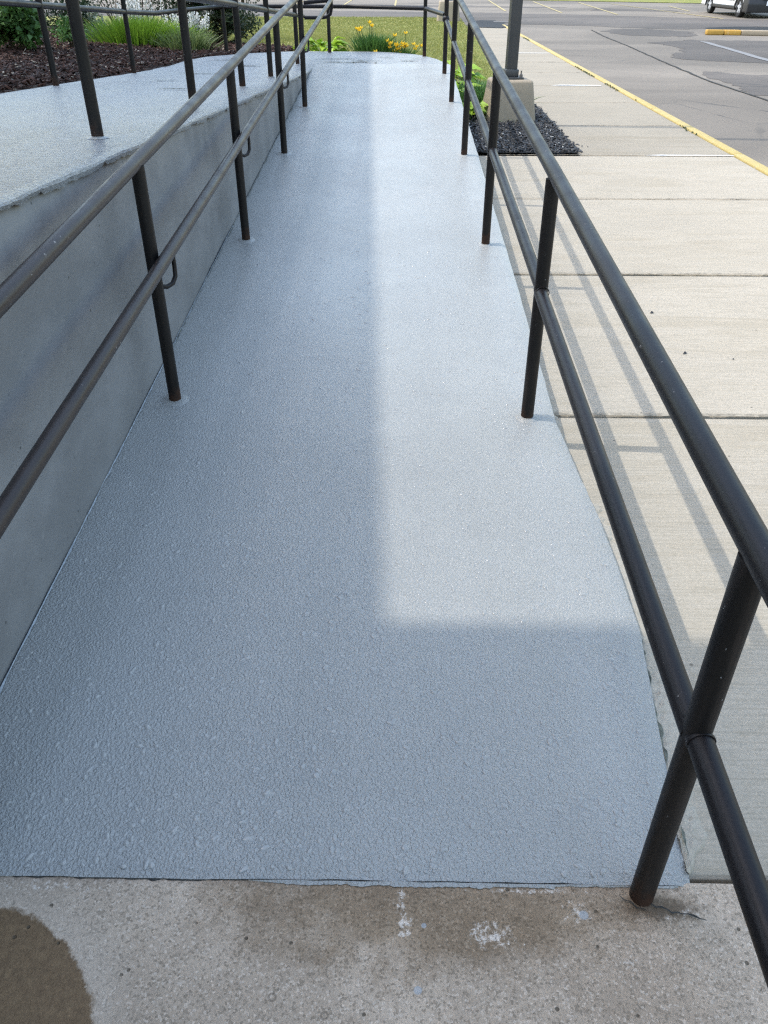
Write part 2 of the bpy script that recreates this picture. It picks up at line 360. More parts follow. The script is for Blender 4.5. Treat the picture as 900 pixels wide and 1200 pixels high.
def bmobj(name, bm, mat, parent=None, smooth=False, loc=None):
    me = bpy.data.meshes.new(name); bmesh.ops.recalc_face_normals(bm, faces=bm.faces); bm.to_mesh(me); bm.free()
    me.materials.append(M[mat])
    if smooth:
        me.polygons.foreach_set('use_smooth', [True] * len(me.polygons)); me.set_sharp_from_angle(angle=R(40))
    o = bpy.data.objects.new(name, me); link(o, parent)
    if loc is not None: o.location = loc
    return o
def box_bm(x0, x1, y0, y1, z0, z1, bev=0.0, seg=2, bm=None):
    new = bm is None
    if new: bm = bmesh.new()
    r = bmesh.ops.create_cube(bm, size=1.0)
    for v in r['verts']: v.co = Vector(((x0 + x1) / 2 + v.co.x * (x1 - x0), (y0 + y1) / 2 + v.co.y * (y1 - y0), (z0 + z1) / 2 + v.co.z * (z1 - z0)))
    if bev:
        es = list({e for v in r['verts'] for e in v.link_edges})
        bmesh.ops.bevel(bm, geom=es, offset=bev, segments=seg, affect='EDGES', profile=0.5)
    return bm
def box(name, x0, x1, y0, y1, z0, z1, mat, parent=None, bev=0.0, smooth=False):
    return bmobj(name, box_bm(x0, x1, y0, y1, z0, z1, bev), mat, parent, smooth)
def sweep(pts, r, n=14, cap=True):
    P = [Vector(p) for p in pts]; V = []; F = []
    T = []
    for i in range(len(P)):
        a = (P[i] - P[i - 1]).normalized() if i else None
        b = (P[i + 1] - P[i]).normalized() if i < len(P) - 1 else None
        T.append(((a if a else b) + (b if b else a)).normalized())
    up = Vector((0, 0, 1)) if abs(T[0].z) < 0.9 else Vector((1, 0, 0))
    side = T[0].cross(up).normalized()
    for i, p in enumerate(P):
        side = (side - T[i] * side.dot(T[i])).normalized(); u = side.cross(T[i])
        sc = 1.0
        if 0 < i < len(P) - 1:
            c = (P[i] - P[i - 1]).normalized().dot(T[i]); sc = 1 / max(0.6, c)
        rr = r[i] if isinstance(r, (list, tuple)) else r
        for k in range(n):
            a = 2 * math.pi * k / n
            V.append(p + (side * math.cos(a) + u * math.sin(a)) * rr * (1 + (sc - 1) * 0.5))
    for i in range(len(P) - 1):
        for k in range(n): F.append((i * n + k, i * n + (k + 1) % n, (i + 1) * n + (k + 1) % n, (i + 1) * n + k))
    if cap:
        F.append(tuple(range(n - 1, -1, -1))); F.append(tuple(range((len(P) - 1) * n, len(P) * n)))
    return V, F
def tube(name, pts, r, mat, parent=None, n=14):
    V, F = sweep(pts, r, n)
    o = mesh(name, V, F, mat, parent, True); o.data.set_sharp_from_angle(angle=R(50)); return o
def empty(name, loc=(0, 0, 0), label=None, cat=None, group=None):
    o = bpy.data.objects.new(name, None); o.empty_display_size = 0.1; link(o); o.location = loc
    if label: tag(o, label, cat, group)
    return o
def tag(o, label, cat, group=None):
    o['label'] = label; o['category'] = cat
    if group: o['group'] = group
    return o
def struct(o): o['kind'] = 'structure'; return o
def stuff(o): o['kind'] = 'stuff'; return o
def nz(x, y=0.0, z=0.0): return mnoise.noise(Vector((x, y, z)))
def interp(t, tab):
    if t <= tab[0][0]: return tab[0][1]
    for (a, b), (c, d) in zip(tab, tab[1:]):
        if t <= c: return b + (d - b) * (t - a) / (c - a)
    return tab[-1][1]

# ------------------------------------------------------------------ ground, road, kerb
struct(mesh('ground', [(-400, -300, ZROAD), (400, -300, ZROAD), (400, 700, ZROAD), (-400, 700, ZROAD)], [(0, 1, 2, 3)], 'asphalt'))
ground = bpy.data.objects['ground']
def patch(name, pts, z, mat, parent=None, jag=0.0, step=0.4):
    P = []; jag = min(jag, .35)
    for i, a in enumerate(pts):
        b = pts[(i + 1) % len(pts)]; n = max(1, int(math.dist(a, b) / step))
        for k in range(n):
            t = k / n; x = a[0] + (b[0] - a[0]) * t; y = a[1] + (b[1] - a[1]) * t
            P.append((x + (nz(x * .9, y * .9, 1.7) + .6 * nz(x * 3.1, y * 3.1, 1.7) + .4 * nz(x * 9, y * 9, 4)) * jag, y + (nz(x * .9, y * .9, 9.2) + .6 * nz(x * 3.1, y * 3.1, 9.2) + .4 * nz(x * 9, y * 9, 5)) * jag, z))
    return mesh(name, P, [tuple(range(len(P)))], mat, parent)
ZP = ZROAD + 0.004
struct(patch('road', [(-40, 38.5), (-3, 37.3), (1.2, 36.3), (4.2, 34.3), (7, 32.6), (9.2, 31.2), (13.5, 33.0), (16, 32), (60, 24), (60, 33), (15, 36.8), (9.5, 40.2), (6.6, 42.0), (1.5, 43.6), (-5, 45.5), (-40, 52)], ZP, 'asphalt_dark', None, 0.5, 0.25))
struct(patch('asphalt_patch', [(5.75, 13.0), (9.5, 11.0), (9.5, 16.2), (7.2, 17.2), (5.9, 17.8)], ZP, 'asphalt_dark', None, 0.5, .15))
struct(patch('asphalt_patch', [(6.3, 20.8), (7.5, 19.7), (12, 20.5), (14, 23.5), (10.4, 26.0), (8.2, 26.4), (7.0, 25.3), (7.3, 23.4), (6.6, 22.2)], ZP, 'asphalt_dark', None, 0.6, .15))
struct(patch('asphalt_patch', [(7.0, 28.3), (8.7, 27.6), (9.5, 29.8), (8.6, 31.0), (7.6, 31.6), (6.5, 30.2)], ZP, 'asphalt_dark', None, 0.6, .15))
struct(patch('asphalt_patch', [(2.25, 29.9), (2.4, 32.8), (2.9, 33.9), (3.55, 33.7), (3.3, 32.7), (3.75, 32.4), (3.5, 31.3), (3.7, 30.3), (3.3, 29.4)], ZROAD + 0.13, 'asphalt_black', None, 0.14, 0.25))
struct(patch('asphalt_patch', [(-3.0, 51), (2, 49.4), (7, 48), (9, 49), (3, 51.5), (-2, 53)], ZP, 'asphalt_dark', None, 0.6, .2))
struct(patch('asphalt_patch', [(9.5, 45.5), (13, 43.9), (13.4, 46), (10, 48)], ZP, 'asphalt_dark', None, 0.6, .2))
# road seam
V = []; F = []
path = [(5.78, 10.0), (5.73, 13.8), (5.64, 16.3), (5.8, 20.0), (6.05, 24.5), (6.15, 27.6), (6.4, 31)]
ys = np.arange(10.0, 31, 0.25)
for i, yy in enumerate(ys):
    x = interp(yy, [(b, a) for a, b in path]) + 0.03 * nz(yy * 2.1, 3); wd = 0.022 + 0.02 * abs(nz(yy * 1.7, 8))
    V += [(x - wd, yy, ZP + 0.004), (x + wd, yy, ZP + 0.004)]
    if i: F.append((2 * i - 2, 2 * i - 1, 2 * i + 1, 2 * i))
mesh('crack', V, F, 'crack_dark', ground)
# parking lot lines
for (xa, ya, xb, yb) in ((-3.11, 49.6, -3.05, 62), (-0.25, 48.5, -0.2, 62), (2.55, 45.5, 2.76, 60), (5.06, 44.6, 5.66, 60), (7.45, 42.9, 8.17, 57.5), (9.62, 41.2, 10.65, 56), (13.07, 37.7, 12.1, 54), (13.77, 44.6, 14.5, 50.7), (-6, 51, -5.9, 63)):
    d = Vector((xb - xa, yb - ya, 0)).normalized(); n_ = Vector((-d.y, d.x, 0)) * 0.055
    mesh('parking_line', [(xa - n_.x, ya - n_.y, ZP + 0.008), (xa + n_.x, ya + n_.y, ZP + 0.008), (xb + n_.x, yb + n_.y, ZP + 0.008), (xb - n_.x, yb - n_.y, ZP + 0.008)], [(0, 1, 2, 3)], 'lot_line', ground)
patch('lane_line', [(8.02, 18.5), (8.22, 18.5), (8.57, 25.5), (8.4, 25.9)], ZP + 0.008, 'white_line', ground, 0.03)
patch('lane_line', [(4.2, 35.2), (4.2, 35.45), (-6, 37.6), (-6, 37.3)], ZP + 0.008, 'white_line', ground, 0.03)
# yellow kerb beside the pavement
kerb = empty('kerb', (3.5, 10, 0)); struct(kerb)
y = -4.0
while y < 28:
    bm = box_bm(3.437, 3.545, y, y + 3.19, ZROAD - 0.05, 0.012, 0.02, 3)
    o = bmobj('kerb_stone', bm, 'yellow_kerb', kerb, True); o.matrix_parent_inverse = Matrix.Translation(-kerb.location); y += 3.2
# weeds and grit along the back of the kerb
V = []; F = []
for i in range(900):
    yy = rng.uniform(6, 26); k = max(0, nz(yy * 1.3, 4.4)); 
    if rng.random() > k * 2.2: continue
    x = 3.43 - abs(rng.normal(0, 0.02)); s = rng.uniform(0.006, 0.016); b = len(V); z0 = 0.004
    V += [(x - s, yy - s, z0), (x + s, yy - s * .6, z0), (x + s * .3, yy + s, z0), (x, yy, z0 + s * 1.5)]; F += [(0 + b, 1 + b, 3 + b), (1 + b, 2 + b, 3 + b), (2 + b, b, 3 + b)]
stuff(npmesh('kerb_grit', V, F, 'leaf_dark'))

# ------------------------------------------------------------------ apron and sidewalk
bm = box_bm(-4.5, 3.425, -7.0, 0.929, -0.2, 0.0, 0.006, 2)
struct(bmobj('apron', bm, 'apron_concrete', None, True))
sidewalk = empty('sidewalk', (2, 6, 0)); struct(sidewalk)
def slab(x0, x1, y0, y1, mat, left=None):
    """concrete panel with tooled, rounded edges and a slightly uneven level"""
    bm = bmesh.new(); vs = []
    g_ = 0.007; dz = random.uniform(-0.003, 0.002); n = 12
    prof = [(0.0, -0.14), (0.0, -0.014), (0.006, -0.006), (0.022, -0.0005), (0.05, 0.0)]
    rings = []
    for (ins, z) in prof:
        ring = []
        a0, a1, b0, b1 = x0 + ins, x1 - ins, y0 + g_ + ins, y1 - g_ - ins
        for k in range(n): ring.append((a0 + (a1 - a0) * k / n, b0))
        for k in range(n): ring.append((a1, b0 + (b1 - b0) * k / n))
        for k in range(n): ring.append((a1 - (a1 - a0) * k / n, b1))
        for k in range(n): ring.append((a0, b1 - (b1 - b0) * k / n))
        rr = []
        for (x, y) in ring:
            j = 0.0025 * nz(x * 9, y * 9, 3.0) if z < 0 else 0.0018 * nz(x * 9, y * 9, 3.0)
            rr.append(bm.verts.new((x + j, y + j, z + dz)))
        rings.append(rr)
    for a, b in zip(rings, rings[1:]):
        m = len(a)
        for k in range(m): bm.faces.new((a[k], a[(k + 1) % m], b[(k + 1) % m], b[k]))
    bm.faces.new(rings[-1])
    o = bmobj('slab', bm, mat, sidewalk, False); o.matrix_parent_inverse = Matrix.Translation(-sidewalk.location)
    return o
JY = [0.937, 3.03, 4.93, 6.89, 8.742]
for a, b in zip(JY, JY[1:]): slab(0.56, 3.43, a, b, 'sidewalk_concrete')
JY2 = [8.742, 10.60, 12.60, 14.58, 16.55, 18.5, 20.5, 22.5, 24.5, 26.5, 28.5, 30.4]
for i, (a, b) in enumerate(zip(JY2, JY2[1:])): slab(1.86 if b < 15 else 1.92 + (a - 14) * 0.02, 3.43, a, b, 'strip_concrete')
for (xa, xb, yy, wd) in ((2.50, 3.42, 8.735, 0.035), (2.45, 3.30, 14.56, 0.07), (2.5, 3.4, 20.5, 0.06)):
    o = patch('sealant_strip', [(xa, yy - wd * .3), (xb, yy - wd), (xb, yy + wd * .3), (xa + 0.2, yy + wd * .8)], 0.005, 'sealant', sidewalk, 0.02, 0.07)
    o.matrix_parent_inverse = Matrix.Translation(-sidewalk.location)
def joint_dirt(yj, x0, x1, wd):
    V = []; F = []
    for i, x in enumerate(np.arange(x0, x1, .012)):
        a = max(.002, wd * (.5 + .7 * nz(x * 3, yj) + .5 * nz(x * 14, yj + 2) + .4 * nz(x * 50, yj))); b_ = max(.001, wd * (.3 + .5 * nz(x * 4, yj + 5) + .5 * nz(x * 30, yj + 7)))
        V += [(x, yj - b_ - .006, .0042), (x, yj + a + .006, .0042)]
        if i: F.append((2 * i - 2, 2 * i, 2 * i + 1, 2 * i - 1))
    o = mesh('joint_dirt', V, F, 'joint_dirt', sidewalk); o.matrix_parent_inverse = Matrix.Translation(-sidewalk.location)
for yj, x0, wd in ((3.03, .66, .009), (4.93, .66, .009), (6.89, .66, .013), (8.742, 1.0, .009), (10.6, 1.9, .022), (12.6, 1.9, .014), (16.55, 2.0, .022), (18.5, 2.0, .022)): joint_dirt(yj, x0, 3.42, wd)
# crumbs lying on the pavement
V = []; F = []
spots = [(1.93, 9.3, 0.06, 14), (1.88, 10.2, 0.03, 40), (1.6, 3.9, 0.5, 4)]
for (sx, sy, sp, n_) in spots:
    for i in range(n_):
        x = rng.normal(sx, sp * .5); yy = rng.normal(sy, sp); s = rng.uniform(0.004, 0.013); b = len(V)
        V += [(x - s, yy - s, .002), (x + s, yy - s * .5, .002), (x + s * .4, yy + s, .002), (x, yy, .002 + s * .8)]; F += [(b, 1 + b, 3 + b), (1 + b, 2 + b, 3 + b), (2 + b, b, 3 + b)]
stuff(npmesh('grit', V, F, 'chip_black'))

# ------------------------------------------------------------------ the ramp
XR = [(0.918, .625), (1.09, .641), (1.3, .662), (1.655, .695), (1.9, .690), (2.18, .676), (2.48, .65), (2.775, .631), (3.45, .633), (5, .634), (11, .62)]
def ramp_right(y): return interp(y, XR) + 0.004 * nz(y * 4, 1.3) + 0.003 * nz(y * 17, 5.1)
ramp = empty('ramp', (0, Y0, 0), 'blue grey painted wet concrete ramp rising between the two near railings', 'ramp')
ramp_inv = Matrix.Translation(-ramp.location)
def rpart(o): o.matrix_parent_inverse = ramp_inv; return o
ysr = sorted(set(list(np.linspace(Y0, 3.5, 90)) + list(np.linspace(3.5, YL, 60))))
NX = 60; V = []; F = []
for i, y in enumerate(ysr):
    xr = ramp_right(y); xl = XW + 0.004
    for k in range(NX + 1):
        x = xl + (xr - xl) * k / NX; yy = y
        if i == 0: yy = y + 0.003 * nz(x * 13, 2.2) + 0.004 * nz(x * 4, 7.7)
        z = zr(max(y, Y0)) + 0.0022 * nz(x * 2.3, y * 2.3) + 0.006
        e = min(1.0, (xr - x) / 0.03); z -= 0.010 * (1 - e) ** 2
        if i == 0: z -= 0.003
        V.append((x, yy, z))
n1 = NX + 1
for i in range(len(ysr) - 1):
    for k in range(NX): F.append((i * n1 + k, i * n1 + k + 1, (i + 1) * n1 + k + 1, (i + 1) * n1 + k))
# right cheek and front lip
b0 = len(V)
for i, y in enumerate(ysr): V.append((ramp_right(y) - 0.002, y, -0.13))
for i in range(len(ysr) - 1): F.append((i * n1 + NX, b0 + i, b0 + i + 1, (i + 1) * n1 + NX))
b1 = len(V)
for k in range(NX + 1): V.append((V[k][0], V[k][1] + 0.001, -0.01))
for k in range(NX): F.append((b1 + k, b1 + k + 1, k + 1, k))
rpart(mesh('surface', V, F, 'ramp_paint', ramp, True)).data.set_sharp_from_angle(angle=R(35))
# painted lip smeared on the apron, with chips and a dark crack under it
def strip(name, x0, x1, y_fn, w_fn, z, mat, parent, step=0.012):
    xs = np.arange(x0, x1, step); V = []; F = []
    for i, x in enumerate(xs):
        yy = y_fn(x); ww = max(0.0006, w_fn(x)); V += [(x, yy, z), (x, yy - ww, z * 0.4)]
        if i: F.append((2 * i - 2, 2 * i - 1, 2 * i + 1, 2 * i))
    return mesh(name, V, F, mat, parent)
rpart(strip('crack', -1.0, 0.60, lambda x: 0.9185 + 0.003 * nz(x * 13, 2.2), lambda x: 0.0022 + 0.003 * nz(x * 9, 4.4) + 0.0035 * nz(x * 45, 6.1), 0.0034, 'crack_dark', ramp, 0.004))
rpart(strip('paint_lip', -0.30, 0.60, lambda x: 0.9165 + 0.002 * nz(x * 21, 1.2), lambda x: (0.0085 + 0.006 * nz(x * 6, 3) + 0.005 * nz(x * 24, 5) + 0.003 * nz(x * 90, 5)) * min(1, (x + .30) * 8) * (.35 if x > .34 else 1), 0.0048, 'ramp_paint', ramp, 0.003))
def wiggle(name, pts, wd, mat, parent, z=0.0045, amp=0.006, fr=30):
    V = []; F = []; n = 0; tot = sum(math.dist(a, b) for a, b in zip(pts, pts[1:])); acc = 0
    for a, b in zip(pts, pts[1:]):
        L = math.dist(a, b); m = max(2, int(L / 0.01)); dx, dy = (b[0] - a[0]) / L, (b[1] - a[1]) / L
        for k in range(m):
            t = k / m; u = (acc + L * t) / tot; ww = wd * (0.25 + abs(nz(u * 23, wd * 900))) * math.sin(math.pi * min(.97, max(.03, u))) ** .5
            j = amp * nz(u * fr, 1.9 + a[0]); x = a[0] + (b[0] - a[0]) * t - dy * j; yy = a[1] + (b[1] - a[1]) * t + dx * j
            zz = z(x, yy) if callable(z) else z
            V += [(x + dy * ww, yy - dx * ww, zz), (x - dy * ww, yy + dx * ww, zz)]
            if n: F.append((2 * n - 2, 2 * n - 1, 2 * n + 1, 2 * n))
            n += 1
        acc += L
    return mesh(name, V, F, mat, parent)
rpart(wiggle('crack', [(0.50, 0.895), (0.55, 0.868), (0.60, 0.858), (0.645, 0.842)], 0.0045, 'crack_dark', ramp))
rpart(wiggle('crack', [(0.47, 0.895), (0.50, 0.87), (0.53, 0.862)], 0.003, 'crack_dark', ramp))
# crumbling mortar seam between ramp and pavement
V = []; F = []; NC = 7
ysm = np.arange(0.945, 8.7, 0.010)
for i, y in enumerate(ysm):
    xa = ramp_right(y) - 0.006; f = min(1.0, max(0.2, 1.25 - (y - 1) * 0.17)) * min(1, (y - .93) / .1)
    wv = max(0.006, (0.066 + 0.030 * nz(y * 2.3, 2.2) + 0.034 * nz(y * 11, 4) + 0.022 * nz(y * 37, 4)) * f)
    for k in range(NC):
        t = k / (NC - 1); x = xa + wv * t
        z = (0.007 * (1 - t) + 0.0035) * (1 - t ** 6) + 0.007 * nz(x * 55, y * 55, 2) * (1 - t) ** .5 + 0.005 * nz(x * 130, y * 130, 6) * (1 - t)
        V.append((x, y, z if k < NC - 1 else -.004))
    if i:
        for k in range(NC - 1): b = i * NC + k; F.append((b - NC, b - NC + 1, b + 1, b))
rpart(mesh('mortar_seam', V, F, 'rough_concrete', ramp))
V = []; F = []
for i, y in enumerate(ysm):
    xa = ramp_right(y) + 0.002; wv = max(0.0002, 0.003 + 0.012 * nz(y * 4, 6.6) + 0.012 * nz(y * 17, 2) + .007 * nz(y * 50, 3)); xb = xa + wv
    V += [(xa, y, 0.0165), (xb, y, 0.0145)]
    if i: F.append((2 * i - 2, 2 * i - 1, 2 * i + 1, 2 * i))
rpart(mesh('crack', V, F, 'peel_dark', ramp))
# water beading on the paint
def drops(n, ylo, yhi, rlo, rhi, name):
    V = []; F = []; seg = 10
    ys_ = ylo + (yhi - ylo) * rng.random(n) ** 1.5
    for y in ys_:
        x = rng.uniform(XW + .03, ramp_right(y) - .03)
        if nz(x * 2.2, y * 2.2, 4) < -0.28 and rng.random() < .7: continue
        r_ = rlo + (rhi - rlo) * rng.random() ** 3.6; el = rng.uniform(1, 1.7); an = rng.uniform(0, math.pi); h = r_ * rng.uniform(.3, .5)
        z = zr(y) + 0.0055 + 0.0022 * nz(x * 2.3, y * 2.3); b = len(V); ph = rng.uniform(0, 9)
        V.append((x, y, z + h))
        for (q, hh) in ((.55, .82), (.85, .45), (1.0, -0.05)):
            for k in range(seg):
                a = 2 * math.pi * k / seg; rr = r_ * q * (1 + .16 * math.sin(2 * a + ph) + .1 * math.sin(3 * a + ph * 2))
                px, py = rr * el * math.cos(a), rr * math.sin(a)
                V.append((x + px * math.cos(an) - py * math.sin(an), y + px * math.sin(an) + py * math.cos(an), z + h * hh))
        for k in range(seg):
            k2 = (k + 1) % seg; F.append((b, b + 1 + k, b + 1 + k2))
            for ring in range(2):
                o1 = b + 1 + ring * seg; o2 = o1 + seg; F.append((o1 + k, o2 + k, o2 + k2)); F.append((o1 + k, o2 + k2, o1 + k2))
    return stuff(npmesh(name, V, F, 'drop', None, True))
drops(7000, Y0 + .02, 4.6, 0.0012, 0.0074, 'water_drops')

# ------------------------------------------------------------------ raised walkway, landing and wall
walk = empty('raised_walkway', (-1.9, 8, 0.7), 'grey painted upper walkway and rounded landing behind the retaining wall', 'walkway')
walk_inv = Matrix.Translation(-walk.location)
def wpart(o): o.matrix_parent_inverse = walk_inv; return o
EDGE = [(2.0, -2.80), (6.2, -2.79), (8.6, -2.79), (9.4, -2.80), (10.3, -2.80), (10.6, -2.70), (11.2, -2.66), (11.75, -2.50), (12.1, -2.22), (12.3, -2.02), (12.5, -1.70), (12.6, -1.35)]
def wleft(y): return interp(y, EDGE) + 0.008 * nz(y * 2, 3)
REDGE = [(YL, 0.60), (11.0, .565), (11.5, .475), (12.0, .31), (12.2, .20), (12.4, -.06), (12.55, -.40), (12.6, -.75)]
V = []; F = []; NXW = 30
ysw = list(np.linspace(-2.0, 2.0, 20)) + list(np.linspace(2.02, 10.0, 420)) + list(np.linspace(10.05, 12.6, 60))
rows = []
for y in ysw:
    xl = wleft(max(y, 2)); xr_ = XW + 0.014 + 0.012 * nz(y * 3.1, 1) + 0.008 * nz(y * 11, 1) if y < YL else interp(y, REDGE)
    row = []
    for k in range(NXW + 1):
        x = xl + (xr_ - xl) * (1 - (1 - k / NXW) ** 2.2)
        z = zu(y) + 0.004 * nz(x * 1.7, y * 1.7, 5) + 0.0015
        if y < YL - .1: e = min(1, (xr_ - x) / .04); z -= 0.008 * (1 - e) ** 2
        row.append(len(V)); V.append((x, y, z))
    rows.append(row)
for a, b in zip(rows, rows[1:]):
    for k in range(NXW): F.append((a[k], a[k + 1], b[k + 1], b[k]))
# outer skirt
sk = [r[0] for r in rows] + rows[-1][1:-1] + [r[-1] for r in rows[::-1] if V[r[0]][1] >= YL - .05]
b0 = len(V)
for i in sk: V.append((V[i][0], V[i][1], -0.1))
for i in range(len(sk) - 1): F.append((sk[i], b0 + i, b0 + i + 1, sk[i + 1]))
lip = [r[-1] for r in rows if V[r[0]][1] < YL]; b0 = len(V)
for i in lip:
    y_ = V[i][1]; dp = max(.004, .022 + .014 * nz(y_ * 5, 3) + .012 * nz(y_ * 17, 6) + .006 * nz(y_ * 51, 2)); V.append((V[i][0] + .004, y_, V[i][2] - .35 * dp)); V.append((V[i][0] - .001, y_, V[i][2] - dp))
for k in range(len(lip) - 1): F.append((lip[k], lip[k + 1], b0 + 2 * k + 2, b0 + 2 * k)); F.append((b0 + 2 * k, b0 + 2 * k + 2, b0 + 2 * k + 3, b0 + 2 * k + 1))
wpart(mesh('surface', V, F, 'walkway_paint', walk, True)).data.set_sharp_from_angle(angle=R(35))
zs_ = lambda x, y: zu(y) + 0.010
for pts, wd in (([(-.95, 11.05), (-.6, 10.98), (-.42, 11.02), (-.22, 10.92)], .022), ([(-.6, 11.25), (-.4, 11.2), (-.2, 11.22)], .016), ([(.0, 11.2), (.25, 11.15)], .014), ([(-1.0, 11.5), (-.7, 11.45), (-.5, 11.5)], .013), ([(.1, 11.55), (.33, 11.5)], .012), ([(-.3, 11.7), (-.05, 11.62)], .012),
                ([(-2.3, 9.2), (-2.0, 9.1), (-1.7, 9.15)], .014), ([(-2.2, 7.8), (-1.9, 7.75)], .012), ([(-1.9, 10.6), (-1.6, 10.5)], .014), ([(-1.8, 6.6), (-1.5, 6.55)], .01), ([(-2.4, 11.2), (-2.0, 11.3)], .012)):
    wpart(wiggle('peeled_paint', pts, wd * 2.6, 'peel_dark', walk, zs_, 0.05, 14))
# retaining wall face
wall = empty('retaining_wall', (XW, 5, 0), 'dull grey painted concrete wall carrying the upper walkway, left of the ramp', 'wall')
wall_inv = Matrix.Translation(-wall.location)
V = []; F = []
ywl = np.linspace(-1.5, YL - 0.02, 220); NZ = 22
for i, y in enumerate(ywl):
    zb = zr(y) - 0.03; zt = zu(y) - 0.006 + 0.004 * nz(y * 3, 6) + 0.003 * nz(y * 9, 3)
    for k in range(NZ + 1):
        t = k / NZ; z = zb + (zt - zb) * t; dx = 0.007 * nz(y * 1.6, z * 2.4, 2) + 0.003 * nz(y * 6, z * 6, 8)
        d = zt - z
        if d < 0.03: dx -= 0.012 * (1 - d / 0.03) ** 2
        V.append((XW + dx, y, z))
    V.append((XW - 0.05, y, zt - 0.002))
m = NZ + 2
for i in range(len(ywl) - 1):
    for k in range(m - 1): F.append((i * m + k, (i + 1) * m + k, (i + 1) * m + k + 1, i * m + k + 1))
o = mesh('face', V, F, 'wall_paint', wall, True); o.matrix_parent_inverse = wall_inv
def seam(mat, y0, y1, wfun, zoff, xo):
    V = []; F = []
    for i, y in enumerate(np.arange(y0, y1, 0.012)):
        ww = max(0.0006, wfun(y)); x = XW + 0.008 + xo + 0.003 * nz(y * 11, 3)
        V += [(x, y, zr(y) + zoff), (x + ww, y, zr(y) + zoff - .001)]
        if i: F.append((2 * i - 2, 2 * i - 1, 2 * i + 1, 2 * i))
    o = mesh('seam', V, F, mat, wall); o.matrix_parent_inverse = wall_inv
seam('seam_pale', 1.0, 5.0, lambda y: 0.004 + 0.005 * nz(y * 9, 2) + 0.003 * nz(y * 40, 2), 0.012, 0.0)
seam('peel_dark', 3.2, 9.5, lambda y: 0.002 + 0.008 * nz(y * 5, 7) + 0.004 * nz(y * 19, 3), 0.0125, 0.003)

# ------------------------------------------------------------------ railings
PR = 0.0243
def railing(name, label, loc): 
    o = empty(name, loc, label, 'railing'); return o
def par(o, p): o.matrix_parent_inverse = Matrix.Translation(-p.location); return o
POST = {}
def post(parent, x, y, z, h, mat='post_metal', lean=(0, 0)):
    key = (round(h, 3), mat)
    if key not in POST:
        V, F = sweep([(0, 0, -0.02), (0, 0, 0.006), (0, 0, h * .5), (0, 0, h)], PR, 16)
        me = bpy.data.meshes.new('post'); me.from_pydata([tuple(v) for v in V], [], F); me.materials.append(M[mat])
        me.polygons.foreach_set('use_smooth', [True] * len(me.polygons)); me.set_sharp_from_angle(angle=R(50)); POST[key] = me
    o = bpy.data.objects.new('post', POST[key]); link(o, parent); par(o, parent)
    o.location = (x, y, z); o.rotation_euler = (lean[0], lean[1], random.uniform(0, 6)); return o
def run(name, label, X, Ys, zf, hm, ht, mat, y_ext0, y_ext1, base=None, mid_x=None, bracket=False, posts_only=None):
    p = railing(name, label, (X, Ys[0], (base or zr)(Ys[0])))
    base = base or zr
    for y in Ys: post(p, X, y, base(y), zf(y) + ht - base(y) - 0.012, lean=(random.uniform(-.004, .004), random.uniform(-.004, .004)))
    pts = [y_ext0] + list(Ys) + [y_ext1]
    par(tube('top_rail', [(X + random.uniform(-.003, .003), y, zf(y) + ht + random.uniform(-.003, .003)) for y in pts], PR, mat, p, 18), p)
    mx = X if mid_x is None else mid_x
    if mid_x is None:
        for a, b in zip(pts, pts[1:]):
            j = random.uniform(-.004, .004)
            par(tube('middle_rail', [(mx + j, a, zf(a) + hm + j), (mx + j, b, zf(b) + hm + j)], PR - .0012, mat, p, 18), p)
    else:
        par(tube('handrail', [(mx, y, zf(y) + hm) for y in pts], PR - .001, mat, p, 18), p)
    if bracket:
        for y in Ys:
            zc = zf(y) + hm
            pts_ = [(X + .012, y + 0.0, zc - .105), (X + .03, y + .03, zc - .118), (mx - .008, y + .062, zc - .115), (mx, y + .085, zc - .095), (mx, y + .092, zc - .06), (mx, y + .092, zf(y + .092) + hm - .012)]
            par(tube('bracket', pts_, 0.0085, 'rail_metal', p, 8), p)
    return p
YR = [-1.0, 0.898, 2.774, 4.703, 6.683, 8.65, 10.21]
run('railing', 'black pipe railing with two rails along the sidewalk side of the ramp', 0.517, YR, zrl, 0.510, 0.90, 'rail_metal', -1.6, 10.215)
rr_ = run('railing', 'worn brown pipe railing with hooked brackets beside the grey wall', -0.8975, [1.0, 2.885, 4.756, 6.711, 8.417], zrl, 0.581, 0.907, 'rail_metal_worn', 0.2, 11.7, None, -0.845, True)
par(tube('end_return', [(-0.845, 11.695, zrl(11.7) + .581), (-0.86, 11.72, zrl(11.7) + .57), (-1.0, 11.72, 1.235), (-1.2, 11.72, 1.22)], PR - .002, 'rail_metal', rr_), rr_)
par(tube('end_loop', [(-0.855, 11.70, 1.245), (-0.85, 11.71, 1.17), (-0.87, 11.715, 1.10), (-0.92, 11.72, 1.068), (-1.0, 11.72, 1.06), (-1.2, 11.72, 1.06)], PR - .004, 'rail_metal', rr_), rr_)
par(tube('top_return', [(-0.8975, 11.69, zrl(11.7) + .907), (-0.92, 11.73, zrl(11.7) + .90), (-1.2, 11.73, 1.60)], PR - .002, 'rail_metal', rr_), rr_)
YP = [1.73, 3.45, 5.17, 6.88, 8.45, 10.77]
zpu = lambda y: ZL + 0.0577 * (10.13 - y)
run('railing', 'dark pipe railing on the inner edge of the upper walkway', -1.21, YP, zpu, 0.545, 0.93, 'rail_metal', 0.6, 11.72, zu)
OUT = [(-2.72, 2.6), (-2.72, 4.85), (-2.74, 7.08), (-2.78, 9.38), (-2.35, 12.37), (-0.95, 12.45), (0.33, 11.86)]
po = railing('railing', 'dark pipe railing curving round the landing and along the mulch bed', (-2.35, 12.37, ZL))
